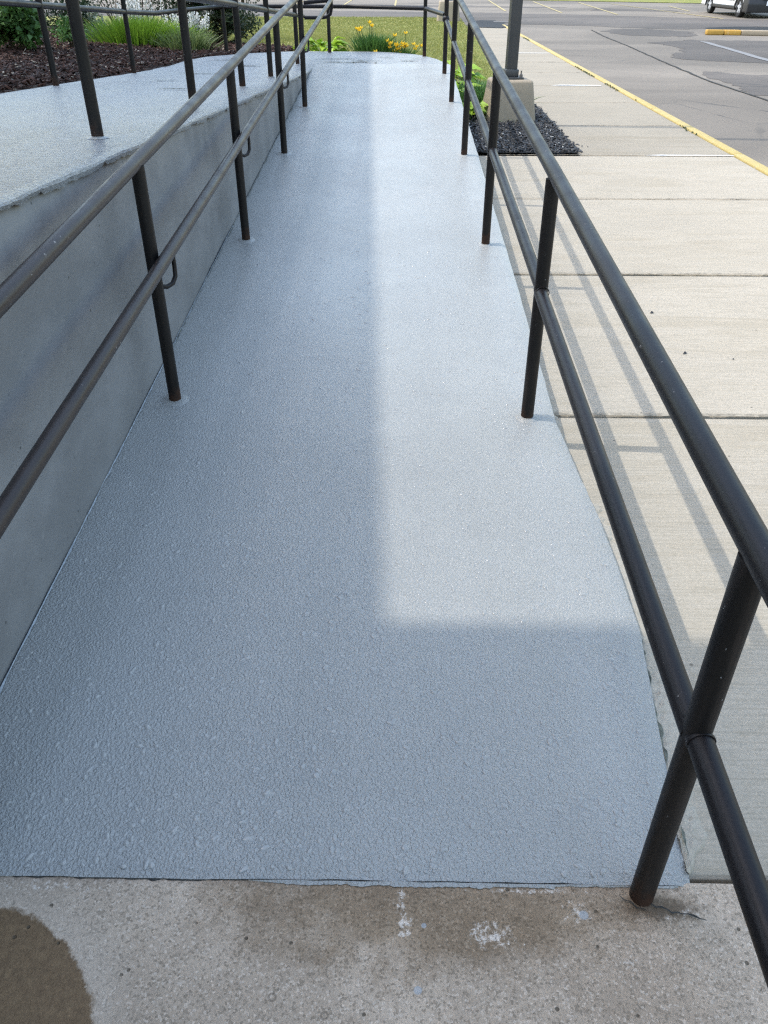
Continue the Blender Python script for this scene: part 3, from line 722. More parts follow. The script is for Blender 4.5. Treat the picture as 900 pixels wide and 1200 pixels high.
for (x, y) in OUT: post(po, x, y, zu(y), 0.93, lean=(random.uniform(-.004, .004), random.uniform(-.004, .004)))
cr = [(-2.72, 1.0), (-2.72, 2.6), (-2.72, 4.85), (-2.74, 7.08), (-2.78, 9.38), (-2.76, 10.5), (-2.70, 11.0), (-2.50, 11.9), (-2.35, 12.37), (-2.22, 12.45), (-0.95, 12.46), (-0.6, 12.40), (0.33, 11.87), (0.50, 10.24)]
par(tube('top_rail', [(x, y, zu(y) + .94 - (0.02 if y > 11 else 0)) for x, y in cr], PR, 'rail_metal', po), po)
par(tube('middle_rail', [(x, y, zu(y) + .545 + (0.0 if y < 10 else -0.015)) for x, y in cr], PR - .001, 'rail_metal', po), po)
bm = bmesh.new(); bmesh.ops.create_uvsphere(bm, u_segments=14, v_segments=10, radius=0.040, matrix=Matrix.Translation((0.512, 10.21, zrl(10.21) + .53)))
par(bmobj('joint_ball', bm, 'rail_metal', po, True), po)

def collar(x, y, zf, r_, parent):
    V = [(x, y, zf(y) + .012)]; F = []; n = 22
    for q, h in ((.55, .0125), (.8, .010), (1.0, .0045)):
        for k in range(n):
            a = 2 * math.pi * k / n; rr = r_ * q * (1 + .16 * nz(math.cos(a) * 1.5 + x * 9, math.sin(a) * 1.5 + y * 5)); yy = y + rr * math.sin(a)
            V.append((x + rr * math.cos(a), yy, zf(yy) + h))
    for k in range(n):
        k2 = (k + 1) % n; F.append((0, 1 + k, 1 + k2))
        for q in range(2): F.append((1 + q * n + k, 1 + (q + 1) * n + k, 1 + (q + 1) * n + k2, 1 + q * n + k2))
    o = mesh('post_collar', V, F, 'ramp_paint', parent, True); return o
for y in (2.774, 4.703, 6.683, 8.65): rpart(collar(0.517, y, lambda t: zr(t), .045, ramp))
for y in (2.885, 4.756, 6.711, 8.417): rpart(collar(-0.8975, y, lambda t: zr(t), .058, ramp))
for y in YP[1:]: wpart(collar(-1.21, y, lambda t: zu(t) - .002, .045, walk))
def weld(rail, X, Ys, hm):
    for y in Ys:
        for sg in (-1, 1):
            yy = y + sg * (PR - .002); bm = bmesh.new(); n, m_ = 18, 6; vs = []
            for i in range(n):
                a = 2 * math.pi * i / n; row = []
                for j in range(m_):
                    b_ = 2 * math.pi * j / m_; rr = PR - .0008 + .0018 * math.cos(b_) * (1 + .3 * nz(i * 1.7, y)); row.append(bm.verts.new((X + rr * math.cos(a), yy + .004 * math.sin(b_), zrl(y) + hm + rr * math.sin(a))))
                vs.append(row)
            for i in range(n):
                for j in range(m_): bm.faces.new((vs[i][j], vs[(i + 1) % n][j], vs[(i + 1) % n][(j + 1) % m_], vs[i][(j + 1) % m_]))
            par(bmobj('weld_bead', bm, 'rail_metal', rail, True), rail)
weld(bpy.data.objects['railing'], 0.517, YR[1:5], 0.510)

# ------------------------------------------------------------------ scatter helpers
def leafmesh(name, P, D, N, L, W, mat, parent, fold=0.25, curve=0.2):
    """P base points, D direction, N leaf normal, L length, W half width (arrays): folded six-point leaves"""
    n = len(P); D = D / np.linalg.norm(D, axis=1, keepdims=True)
    S = np.cross(D, N); S /= np.linalg.norm(S, axis=1, keepdims=True) + 1e-9; N = np.cross(S, D)
    L = np.broadcast_to(L, n)[:, None]; W = np.broadcast_to(W, n)[:, None]
    mid = P + D * L * .45 + N * L * curve * .4; tip = P + D * L - N * L * curve * .4
    a = mid + S * W + N * W * fold; b = mid - S * W + N * W * fold
    V = np.stack([P, a, tip, b, mid], 1).reshape(-1, 3); i = np.arange(n)[:, None] * 5
    F = np.concatenate([i + np.array([[0, 1, 4]]), i + np.array([[4, 1, 2]]), i + np.array([[0, 4, 3]]), i + np.array([[4, 2, 3]])])
    return npmesh(name, V, F, mat, parent)
def blades(name, P, D, L, W, mat, parent, droop=0.5):
    n = len(P); D = D / np.linalg.norm(D, axis=1, keepdims=True); L = np.broadcast_to(L, n)[:, None]; W = np.broadcast_to(W, n)[:, None]
    up = np.array([[0, 0, 1.0]]); S = np.cross(D, up + rng.normal(0, .3, (n, 3))); S /= np.linalg.norm(S, axis=1, keepdims=True) + 1e-9
    H_ = D * np.array([[1, 1, 0]]); pts = []
    for t in (0, .4, .75, 1.0):
        c = P + D * L * t + (H_ * .9 - up * .55) * L * droop * t * t; ww = W * (1 - t ** 2 * .95); pts += [c + S * ww, c - S * ww]
    V = np.stack(pts, 1).reshape(-1, 3); i = np.arange(n)[:, None] * 8
    F = np.concatenate([i + np.array([[2 * k, 2 * k + 1, 2 * k + 3, 2 * k + 2]]) for k in range(3)])
    return npmesh(name, V, F, mat, parent)
def sph(n):
    v = rng.normal(0, 1, (n, 3)); return v / np.linalg.norm(v, axis=1, keepdims=True)
def plant(name, loc, label, cat='plant', group=None): return empty(name, loc, label, cat, group)
def bush(name, loc, rx, rz, n, mat, label, leaf=(0.05, 0.02), cat='shrub', clumps=14, group=None):
    p = plant(name, loc, label, cat, group)
    cs = sph(clumps) * np.array([[rx * .62, rx * .62, rz * .5]]); cs[:, 2] = np.abs(cs[:, 2]) * .9 + rz * .35
    ci = rng.integers(0, clumps, n); rad = rng.uniform(.28, .5, clumps)[ci][:, None] * rx
    d = sph(n); P = cs[ci] + d * rad * rng.random((n, 1)) ** .35
    P[:, 2] = np.maximum(P[:, 2], .02)
    D = d + rng.normal(0, .5, (n, 3)) + np.array([[0, 0, .25]]); N = d + np.array([[0, 0, .8]]) + rng.normal(0, .4, (n, 3))
    sc = rng.uniform(.6, 1.3, n); o = leafmesh('foliage', P, D, N, leaf[0] * sc, leaf[1] * sc, mat, p)
    bm = bmesh.new()
    for k in range(6):
        V, F = sweep([(rng.normal(0, .03), rng.normal(0, .03), -.05), tuple(cs[k % clumps] * .5), tuple(cs[k % clumps])], [.012, .009, .005], 6)
        vs = [bm.verts.new(v) for v in V]
        for f in F: bm.faces.new([vs[i] for i in f])
    bmobj('stem', bm, 'wood', p)
    return p

# ------------------------------------------------------------------ mulch beds
def zbed(x, y):
    e = (zu(y) if y < 12.6 else ZL - .02 * (y - 12.6))
    return e - 0.005 + min(1, max(0, (-2.8 - x) / 3.2)) * 0.16 + 0.02 * nz(x * 1.5, y * 1.5)
V = []; F = []; gx = np.linspace(0, 1, 26); gy = np.linspace(0.5, 17.0, 66)
def bed_right(y): return wleft(min(max(y, 2), 12.5)) - 0.004 if y <= 12.5 else (-1.75 + .45 * min(1, (y - 12.5) / .4) if y < 13.2 else -1.4 - (y - 13.2) * .8)
for y in gy:
    xr_ = bed_right(y) if y < 15.5 else -3.2
    for t in gx: x = -8.0 + (xr_ + 8.0) * t; V.append((x, y, zbed(x, y)))
for i in range(len(gy) - 1):
    for k in range(25): F.append((i * 26 + k, i * 26 + k + 1, (i + 1) * 26 + k + 1, (i + 1) * 26 + k))
struct(mesh('mulch_bed', V, F, 'soil_brown'))
def chips(name, P, mat, lmin, lmax):
    n = len(P); a = rng.uniform(0, math.pi, n); tilt = rng.normal(0, .35, n); L = rng.uniform(lmin, lmax, n); Wd = L * rng.uniform(.2, .5, n); T = L * .12
    D = np.stack([np.cos(a) * np.cos(tilt), np.sin(a) * np.cos(tilt), np.sin(tilt)], 1); S = np.stack([-np.sin(a), np.cos(a), rng.normal(0, .25, n)], 1); S /= np.linalg.norm(S, axis=1, keepdims=True); N = np.cross(D, S)
    vs = [P + D * (L * sx)[:, None] + S * (Wd * sy * (1 if sx < 0 else .6))[:, None] + N * (T * sz)[:, None] for sz in (0, 1) for sx, sy in ((-.5, -.5), (.5, -.5), (.5, .5), (-.5, .5))]
    V = np.stack(vs, 1).reshape(-1, 3); i = np.arange(n)[:, None] * 8
    F = np.concatenate([i + np.array([q]) for q in ([4, 5, 6, 7], [0, 1, 5, 4], [1, 2, 6, 5], [2, 3, 7, 6], [3, 0, 4, 7])])
    return stuff(npmesh(name, V, F, mat))
def bedpts(n, lift):
    out = []
    while len(out) < n:
        y = rng.uniform(4.5, 16.5); x = rng.uniform(-6.5, -1.3)
        xr_ = bed_right(y) if y < 15.5 else -3.2
        if x > xr_ - .015: continue
        out.append((x, y, zbed(x, y) + rng.uniform(0, lift)))
    return np.array(out)
chips('wood_chips', bedpts(24000, .03), 'chip_brown', .025, .075)
chips('pale_wood_chips', bedpts(900, .035), 'chip_pale', .02, .055)
# black mulch round the lamp base
def zblk(x, y): return 0.02 + 0.05 * max(0, 1 - math.hypot(x - 1.35, (y - 10.8) * .6) / 1.2) + max(0, (y - 11.5)) * .05 * (1.9 - x)
V = []; F = []; gy = np.linspace(8.75, 13.6, 30)
def blk_r(y): return 1.85 + .03 * nz(y * 3, 2) if y < 12 else 1.85 - (y - 12) * .45
for y in gy:
    for t in np.linspace(0, 1, 12): x = .60 + (blk_r(y) - .60) * t; V.append((x, y, zblk(x, y)))
for i in range(29):
    for k in range(11): F.append((i * 12 + k, i * 12 + k + 1, (i + 1) * 12 + k + 1, (i + 1) * 12 + k))
struct(mesh('black_mulch_bed', V, F, 'soil_black'))
def blkpts(n, lift, spill=0.0):
    out = []
    while len(out) < n:
        y = rng.uniform(8.74, 13.5); x = rng.uniform(.62, 1.95)
        if x > blk_r(y) + spill * abs(rng.normal()): continue
        out.append((x, y, zblk(min(x, blk_r(y)), y) * (1 if x < blk_r(y) else .2) + rng.uniform(0, lift)))
    return np.array(out)
chips('black_wood_chips', blkpts(9000, .025, .03), 'chip_black', .02, .06)
chips('grey_wood_chips', blkpts(420, .03, .0), 'chip_grey', .015, .04)

# ------------------------------------------------------------------ lawn
def zlawn(x, y):
    h = ZL - .06 if x < -.2 else max(.02, (ZL - .06) * (1.9 - x) / 2.1)
    k = max(0, 1 - max(0, y - 12.5) / 16); k = k * k * (3 - 2 * k)
    return 0.01 + max(0.0, h * k) + .02 * nz(x * .7, y * .7)
V = []; F = []; gx = np.linspace(-30, 1.9, 90); gy = np.linspace(12.2, 36.6, 80)
def lawn_r(y): return 1.84 if y < 14.5 else 1.88 + (y - 14) * .02
for y in gy:
    for x in gx:
        xx = x if x < 0 else x / 1.9 * lawn_r(y)
        y2 = min(y, 36.6 - .22 * max(-3, xx + 3)) if y > 34 else y
        V.append((xx, y2, zlawn(xx, y2) - .004))
for i in range(79):
    for k in range(89):
        cx = (V[i * 90 + k][0] + V[i * 90 + k + 1][0]) / 2; cy = gy[i] + .15
        if cy < 12.62 and cx < .70: continue
        if cy < 15.2 and cx < -1.9: continue
        F.append((i * 90 + k, i * 90 + k + 1, (i + 1) * 90 + k + 1, (i + 1) * 90 + k))
struct(mesh('lawn', V, F, 'lawn_soil', None, True))
n = 90000; y = 12.7 + 23.3 * rng.random(n) ** 1.4; x = rng.uniform(-6.5, 2.3, n)
keep = (x < np.array([lawn_r(v) for v in y]) - .01) & ~((y < 15.2) & (x < -1.6 - (y - 12.6) * .2)) & (y < 36.4 - .22 * np.maximum(0, x + 3))
x, y = x[keep], y[keep]; P = np.stack([x, y, [zlawn(a, b) - .01 for a, b in zip(x, y)]], 1); n = len(P)
D = np.stack([rng.normal(0, .5, n), rng.normal(0, .5, n), np.ones(n)], 1); wd = .004 + .00045 * (y - 12)
D /= np.linalg.norm(D, axis=1, keepdims=True); S = np.cross(D, sph(n)); S /= np.linalg.norm(S, axis=1, keepdims=True); Lb = rng.uniform(.03, .075, n)[:, None]
V = np.stack([P + S * wd[:, None], P - S * wd[:, None], P + D * Lb], 1).reshape(-1, 3); F = np.arange(3 * n).reshape(-1, 3)
stuff(npmesh('grass', V, F, 'lawn_blade'))
struct(patch('verge', [(6, 61), (12, 57.5), (26, 49.5), (60, 40), (60, 90), (6, 90)], ZP + .02, 'lawn_soil', None, .2))

# ------------------------------------------------------------------ planting
bush('leafy_shrub', (-4.75, 11.3, zbed(-4.75, 11.3)), .42, .55, 2600, 'leaf_green', 'broad leafy green shrub at the left edge of the mulch bed', (.075, .028))
bush('leafy_shrub', (-4.35, 12.1, zbed(-4.35, 12.1)), .22, .35, 700, 'leaf_lily', 'small yellowish green bush right of the broad leafy shrub', (.05, .016))
bush('pale_shrub', (-4.6, 13.9, zbed(-4.6, 13.9)), .2, .36, 380, 'leaf_pale', 'small variegated plant with pale leaves between shrub and grass clump', (.05, .02))
p = plant('ornamental_grass', (-3.75, 13.1, zbed(-3.75, 13.1)), 'bright green fine bladed grass clump on the mulch')
n = 2600; P = np.stack([rng.normal(0, .26, n), rng.normal(0, .14, n), np.zeros(n)], 1); D = P * np.array([[1.1, 1.1, 0]]) + rng.normal(0, .12, (n, 3)) * np.array([[1, 1, 0]]) + np.array([[.1, 0, 1]])
blades('foliage', P, D, rng.uniform(.28, .50, n), .0045, 'leaf_grass', p, .35)
def spike_plant(loc, label, ns, h, rx, mat='leaf_sage', nl=700):
    p = plant('flowering_perennial', loc, label)
    n = nl; P = np.stack([rng.normal(0, rx * .6, n), rng.normal(0, rx * .4, n), rng.uniform(0, .05, n)], 1); D = P * np.array([[1.2, 1.2, 0]]) + np.array([[0, 0, 1]]) + rng.normal(0, .25, (n, 3))
    blades('foliage', P, D, rng.uniform(h * .35, h * .75, n), .006, mat, p, .3)
    bp = []; bd = []; sv = []; sf = []
    for i in range(ns):
        bx, by = rng.normal(0, rx * .6), rng.normal(0, rx * .4); hh = h * rng.uniform(.8, 1.15); tx, ty = bx * 1.3, by * 1.3
        V_, F_ = sweep([(bx, by, 0), (tx, ty, hh)], .004, 4); b = len(sv); sv += V_; sf += [tuple(i_ + b for i_ in f) for f in F_]
        k = 46; t = rng.uniform(.55, 1.02, k)[:, None]; c = np.array([[bx, by, 0]]) * (1 - t) + np.array([[tx, ty, hh]]) * t
        d = sph(k); bp.append(c + d * .014); bd.append(d + np.array([[0, 0, .3]]))
    mesh('stem', sv, sf, 'stem', p)
    bp = np.concatenate(bp); bd = np.concatenate(bd)
    leafmesh('flower_spike', bp, bd, sph(len(bp)), .032, .012, 'petal_white', p)
    return p
spike_plant((-3.12, 13.55, zbed(-3.12, 13.55)), 'white flower spikes right of the bright grass clump', 20, .40, .20)
spike_plant((-4.1, 14.6, zbed(-4.1, 14.6)), 'white flower spikes rising behind the bright grass clump', 22, .50, .26)
p = plant('ornamental_grass', (-2.98, 12.75, zbed(-2.98, 12.75)), 'short feathery yellow green tuft in front of the white flowers')
n = 700; P = np.stack([rng.normal(0, .13, n), rng.normal(0, .08, n), np.zeros(n)], 1); D = P * np.array([[2.2, 2.2, 0]]) + rng.normal(0, .2, (n, 3)) + np.array([[0, 0, 1]])
blades('foliage', P, D, rng.uniform(.2, .36, n), .006, 'leaf_sage', p, .3)
p = plant('ornamental_grass', (-3.2, 13.2, zbed(-3.2, 13.2)), 'broad arching lime blades beside the white flower spikes')
n = 70; P = rng.normal(0, .05, (n, 3)) * np.array([[1, 1, 0]]); D = rng.normal(0, .45, (n, 3)) + np.array([[.1, 0, 1]])
blades('foliage', P, D, rng.uniform(.3, .52, n), .013, 'leaf_lime', p, .5)
def conifer(loc, h, rx, label, mat='leaf_conifer', nb=90, seed=1, cat='shrub'):
    p = plant('evergreen_shrub', loc, label, cat)
    bp, bd, bn, bl = [], [], [], []; sv, sf = [], []
    for i in range(nb):
        t = rng.random() ** .8; z0 = h * t * .9; a = rng.uniform(0, 2 * math.pi); ln = rx * (1 - t * .75) * rng.uniform(.6, 1.1); up_ = rng.uniform(.0, .45)
        d = np.array([math.cos(a), math.sin(a), up_]); st = np.array([0, 0, z0])
        V_, F_ = sweep([tuple(st), tuple(st + d * ln)], [.008, .003], 4); b = len(sv); sv += V_; sf += [tuple(q + b for q in f) for f in F_]
        k = 44; u = rng.uniform(.15, 1.05, k)[:, None]; c = st + d * ln * u
        side = np.cross(d, [0, 0, 1.0]); sgn = rng.choice([-1, 1], k)[:, None]
        dd = d * .8 + side * sgn * rng.uniform(.3, 1, (k, 1)) + rng.normal(0, .25, (k, 3)); bp.append(c); bd.append(dd); bn.append(np.tile([0, 0, 1.0], (k, 1)) + rng.normal(0, .4, (k, 3))); bl.append(rng.uniform(.05, .11, k))
    sv2, sf2 = sweep([(0, 0, -.05), (0, 0, h * .95)], [.03, .008], 6); b = len(sv); sv += sv2; sf += [tuple(q + b for q in f) for f in sf2]
    mesh('stem', sv, sf, 'wood', p)
    leafmesh('foliage', np.concatenate(bp), np.concatenate(bd), np.concatenate(bn), np.concatenate(bl), .011, mat, p)
    return p
conifer((-2.75, 14.3, zbed(-2.75, 14.3)), .7, .48, 'dark spreading evergreen right of the white flowers', nb=130)
conifer((-3.35, 15.0, zbed(-3.35, 15.0)), .9, .6, 'tall dark evergreen behind the white flower spikes', 'leaf_dark', 130)
bk = [((-5.55, 12.4), .6, .75, 'added dark evergreen bush nearest the building, behind the broad leafy shrub'), ((-5.0, 13.9), .55, .62, 'added dark evergreen bush between the leafy shrub and the bright grass'), ((-5.5, 15.2), .8, 1.3, 'added dark rounded evergreen bush farthest left behind the bed'), ((-4.55, 16.2), .85, 1.4, 'added dark evergreen bush directly behind the rear white flowers'),
      ((-5.7, 18.6), .9, 2.0, 'tallest added dark evergreen at the back, nearest the building'), ((-4.6, 18.4), .9, 2.0, 'tall added dark evergreen at the back, second from the building'), ((-3.6, 18.1), .85, 1.9, 'tall added dark evergreen at the back, third from the building'), ((-2.95, 17.3), .6, 1.6, 'tall added dark evergreen at the back, nearest the lawn'),
      ((-3.6, 16.4), .8, 1.3, 'added dark evergreen bush at the back, left of the lawn'), ((-2.75, 15.7), .42, .42, 'low added dark evergreen bush where the bed meets the lawn')]
for (xy, rx, rz, lb) in bk: bush('evergreen_shrub', (xy[0], xy[1], .6 if xy[1] > 15.4 else zbed(*xy)), rx, rz, 2600, 'leaf_dark', lb, (.045, .013), group='added dark backdrop bushes')  # bushes added to stand in for the dark, shaded backdrop
def hosta(loc, n, size, mat, label):
    p = plant('hosta', loc, label); a = rng.uniform(0, 2 * math.pi, n); e = rng.uniform(.15, 1.1, n)
    P = np.stack([np.cos(a) * .03, np.sin(a) * .03, np.zeros(n)], 1) + np.stack([np.cos(a) * np.cos(e), np.sin(a) * np.cos(e), np.sin(e)], 1) * (size * .5 * rng.uniform(.4, 1, n))[:, None]
    D = np.stack([np.cos(a), np.sin(a), np.tan(e) * .25 - .05], 1); N = np.tile([0, 0, 1.0], (n, 1)) + rng.normal(0, .25, (n, 3))
    leafmesh('foliage', P, D, N, size * rng.uniform(.45, .75, n), size * .17, mat, p, .35, .25)
    V, F = sweep([(0, 0, -.03), (0, 0, size * .3)], [.03, .012], 6); mesh('stem', V, F, 'stem', p, True); return p
hosta((-1.06, 12.95, zlawn(-1.06, 12.95)), 60, .34, 'leaf_lime', 'lime green hosta behind the landing, left of the yellow lilies')
hosta((-1.3, 12.85, zlawn(-1.3, 12.85)), 26, .22, 'leaf_lime', 'smallest lime hosta behind the handrail loop at the landing')
hosta((.80, 12.0, zblk(.80, 12.0)), 60, .40, 'leaf_lime', 'lime green hosta hugging the right side of the landing')
hosta((.78, 10.7, zblk(.78, 10.7)), 50, .40, 'leaf_lime', 'lime hosta nearest the camera beside the lamp base mulch')
hosta((.80, 13.0, .2), 50, .44, 'leaf_lime', 'lime hosta farthest along the right side of the landing')
p = plant('liriope', (1.05, 11.9, zblk(1.05, 11.9)), 'dark green grassy clump between the landing and the lamp base')
n = 2600; P = np.stack([rng.normal(0, .17, n), rng.normal(0, .42, n), np.zeros(n)], 1); D = P * np.array([[1.5, 1.0, 0]]) + rng.normal(0, .3, (n, 3)) + np.array([[0, 0, 1]])
blades('foliage', P, D, rng.uniform(.22, .42, n), .007, 'leaf_lily', p, .5)
def lily(loc, label, nb, h, rx, flowers, mat):
    p = plant('daylily', loc, label); n = nb
    if nb:
        P = np.stack([rng.normal(0, rx * .45, n), rng.normal(0, rx * .35, n), np.zeros(n)], 1); D = P * np.array([[1.6, 1.6, 0]]) + rng.normal(0, .16, (n, 3)) + np.array([[0, 0, 1]])
        blades('foliage', P, D, rng.uniform(h * .55, h, n), .008, 'leaf_lily', p, .4)
    sv, sf = [], []
    for (fx, fy, fz) in flowers:
        V_, F_ = sweep([(fx * .5, fy * .5, 0), (fx * .85, fy * .85, fz * .6), (fx, fy, fz)], .004, 5); b = len(sv); sv += V_; sf += [tuple(q + b for q in f) for f in F_]
    mesh('stem', sv, sf, 'stem', p)
    for (fx, fy, fz) in flowers:
        k = 6; a = np.arange(k) * math.pi / 3 + rng.uniform(0, 1); tx = rng.normal(0, .3, 2)
        D = np.stack([np.cos(a) + tx[0], np.sin(a) + tx[1] - .3, np.full(k, .75)], 1); N = np.stack([-np.cos(a), -np.sin(a), np.full(k, .8)], 1)
        leafmesh('flower', np.tile([[fx, fy, fz]], (k, 1)), D, N, .05, .016, mat, p, .2, -.3)
    return p
lily((-.36, 12.85, zlawn(-.36, 12.85)), 'green daylily clump with yellow blooms at its left, behind the landing', 620, .36, .24, [(-.24, .05, .30), (-.17, -.02, .31), (-.20, .03, .28), (-.03, .0, .34), (-.01, .05, .33), (-.06, .1, .37)], 'petal_yellow')
fl = [(rng.normal(0, .11), rng.normal(0, .06), rng.uniform(.05, .2)) for _ in range(20)] + [(.07, 0, .28), (-.08, .02, .25), (.2, 0, .09), (.22, .03, .12)]
lily((.02, 12.62, zlawn(.02, 12.62) + .04), 'low cluster of orange yellow lilies right of the green clump', 160, .17, .2, fl, 'petal_orange')

# ------------------------------------------------------------------ lamp post and bases
lx, ly = 1.32, 10.62; lamp = empty('lamp_post', (lx, ly, 0), 'dark square lamp post on a tapered concrete footing in black mulch', 'lamp post')
lrot = R(8)
def frustum(name, hb, htp, z0, z1, mat, parent, bev=.03, rough=.006):
    bm = bmesh.new(); r = bmesh.ops.create_cube(bm, size=2.0)
    for v in r['verts']:
        k = htp if v.co.z > 0 else hb; v.co = Vector((v.co.x * k, v.co.y * k, z1 if v.co.z > 0 else z0))
    bmesh.ops.bevel(bm, geom=bm.edges[:], offset=bev, segments=3, affect='EDGES', profile=.5)
    bmesh.ops.subdivide_edges(bm, edges=[e for e in bm.edges if e.calc_length() > .15], cuts=4, use_grid_fill=True)
    for v in bm.verts: v.co += Vector((nz(v.co.x * 9, v.co.y * 9, v.co.z * 9), nz(v.co.y * 9, v.co.z * 9, 3), nz(v.co.z * 9, v.co.x * 9, 7))) * rough
    return bmobj(name, bm, mat, parent, True)
o = frustum('footing', .30, .225, -.1, .50, 'base_concrete', lamp); o.rotation_euler.z = lrot
o = bmobj('base_plate', box_bm(-.13, .13, -.13, .13, .497, .522, .004), 'pole_metal', lamp); o.rotation_euler.z = lrot
for sx in (-1, 1):
    for sy in (-1, 1):
        bm = bmesh.new(); bmesh.ops.create_cone(bm, cap_ends=True, segments=6, radius1=.02, radius2=.02, depth=.03, matrix=Matrix.Translation((sx * .1, sy * .1, .537)))
        bmesh.ops.create_cone(bm, cap_ends=True, segments=8, radius1=.009, radius2=.009, depth=.07, matrix=Matrix.Translation((sx * .1, sy * .1, .555)))
        o = bmobj('bolt', bm, 'steel_bolt', lamp); o.rotation_euler.z = lrot
o = bmobj('pole', box_bm(-.062, .062, -.062, .062, .522, 6.2, .012, 3), 'pole_metal', lamp, True); o.rotation_euler.z = lrot
o = bmobj('base_cover', box_bm(-.078, .078, -.078, .078, .522, .60, .008, 2), 'pole_metal', lamp, True); o.rotation_euler.z = lrot
o = bmobj('lamp_head', box_bm(-.2, .2, -.9, .1, 6.2, 6.36, .03, 2), 'pole_metal', lamp, True); o.rotation_euler.z = lrot
o = bmobj('lens', box_bm(-.16, .16, -.86, -.2, 6.18, 6.2, .005, 1), 'lamp_glass', lamp); o.rotation_euler.z = lrot
fb = empty('concrete_block', (1.75, 33.3, 0), 'pale tapered concrete block at the far corner of the lawn', 'block')
frustum('body', .42, .33, -.1, .62, 'base_concrete', fb, .04, .01); bmobj('base_plate', box_bm(-.15, .15, -.15, .15, .617, .64, .004), 'pole_metal', fb)
# kerb island with painted nose
isl = empty('traffic_island', (10.5, 28.5, ZROAD), 'low concrete kerb island with a yellow painted nose in front of the van', 'island')
for (xa, xb, ya, yb, mt, nm) in ((9.45, 9.95, 28.42, 28.36, 'orange_kerb', 'kerb_stone'), (9.965, 10.42, 28.36, 28.22, 'orange_kerb', 'kerb_stone'), (10.435, 13.0, 28.22, 27.4, 'base_concrete', 'kerb_stone'), (13.02, 16.0, 27.4, 26.5, 'base_concrete', 'kerb_stone')):
    bm = box_bm(0, 1, 0, .22, 0, .14, 0)
    for v in bm.verts:
        t = v.co.x; v.co.x = xa + (xb - xa) * t; v.co.y += ya + (yb - ya) * t; v.co.z += ZROAD + .001
    bmesh.ops.bevel(bm, geom=bm.edges[:], offset=.03, segments=3, affect='EDGES', profile=.5)
    for v in bm.verts: v.co += Vector((0, 1, 1)) * .012 * nz(v.co.x * 4, v.co.y * 4)
    par(bmobj(nm, bm, mt, isl, True), isl)
par(patch('soil', [(9.55, 28.6), (10.4, 28.5), (13, 27.66), (16, 26.75), (16, 30.2), (11, 30.4), (9.8, 29.8)], ZROAD + .12, 'soil_black', isl, .05), isl)

# ------------------------------------------------------------------ van
vx0, vx1, vf, vr = 14.05, 16.05, 38.05, 43.9
van = empty('parked_van', ((vx0 + vx1) / 2, 40.5, ZROAD), 'white delivery van with black lower cladding parked at the far right', 'van')
def vpart(o): return par(o, van)
def prof_body(prof, xa, xb, mat, name, bev=.05, inset=0.0):
    bm = bmesh.new(); A = [bm.verts.new((xa, y, z)) for y, z in prof]; B = [bm.verts.new((xb, y, z)) for y, z in prof]
    bm.faces.new(A); bm.faces.new(B[::-1]); n = len(prof)
    for i in range(n): bm.faces.new((A[i], B[i], B[(i + 1) % n], A[(i + 1) % n]))
    bmesh.ops.recalc_face_normals(bm, faces=bm.faces)
    if bev: bmesh.ops.bevel(bm, geom=bm.edges[:], offset=bev, segments=3, affect='EDGES', profile=.6)
    return vpart(bmobj(name, bm, mat, van, True))
Z = ZROAD
def arch(cy, r, n=9): return [(cy - r * math.cos(math.pi * k / (n - 1)), Z + .33 + r * math.sin(math.pi * k / (n - 1))) for k in range(n)]
WF, WR = 39.0, 42.75
prof = [(vf + .12, Z + .33)] + arch(WF, .42) + arch(WR, .42) + [(vr, Z + .33), (vr, Z + 2.45), (vr - .15, Z + 2.52), (vf + 1.75, Z + 2.52), (vf + 1.35, Z + 2.4), (vf + .75, Z + 1.55), (vf + .15, Z + 1.25), (vf + .03, Z + .95)]
prof_body(prof, vx0, vx1, 'van_white', 'body', .035)
prof_body([(vf - .08, Z + .20), (WF - .46, Z + .20), (WF - .46, Z + .75), (vf + .3, Z + .80), (vf - .02, Z + .72), (vf - .10, Z + .5)], vx0 - .015, vx1 + .015, 'van_black', 'bumper', .05)
vpart(box('bumper_stripe', vx0 + .55, vx1 - .55, vf - .118, vf - .05, Z + .66, Z + .74, 'van_white', van, .01))
vpart(box('grille', vx0 + .45, vx1 - .45, vf - .03, vf + .1, Z + .82, Z + 1.02, 'van_black', van, .02))
for k in range(3): vpart(box('grille_bar', vx0 + .47, vx1 - .47, vf - .045, vf - .028, Z + .85 + .06 * k, Z + .868 + .06 * k, 'rim', van))
vpart(box('licence_plate', vx0 + .72, vx0 + 1.06, vf - .135, vf - .11, Z + .44, Z + .60, 'plate', van, .004))
for s in (0, 1): vpart(box('headlight', (vx0 + .04, vx1 - .42)[s], (vx0 + .42, vx1 - .04)[s], vf - .02, vf + .22, Z + 1.0, Z + 1.2, 'glass_dark', van, .04))
prof_body([(WF + .5, Z + .28), (WR - .5, Z + .28), (WR - .5, Z + .40), (WF + .5, Z + .40)], vx0 - .02, vx1 + .02, 'van_black', 'sill', .02)
for x in (vx0 - .024, vx1 - .01):
    vpart(box('side_cladding', x, x + .034, WF + .6, WR - .6, Z + .58, Z + .86, 'van_black', van, .008))
    vpart(box('side_window', x, x + .034, WF + .15, WF + 1.15, Z + 1.35, Z + 1.95, 'glass_dark', van, .008))
    for cy in (WF, WR):
        pr = [(cy - .50 * math.cos(math.pi * k / 12), Z + .30 + .50 * math.sin(math.pi * k / 12)) for k in range(13)] + [(cy + .42 * math.cos(math.pi * k / 12), Z + .30 + .42 * math.sin(math.pi * k / 12)) for k in range(13)]
        prof_body(pr, x - .008, x + .038, 'van_black', 'arch_trim', 0)
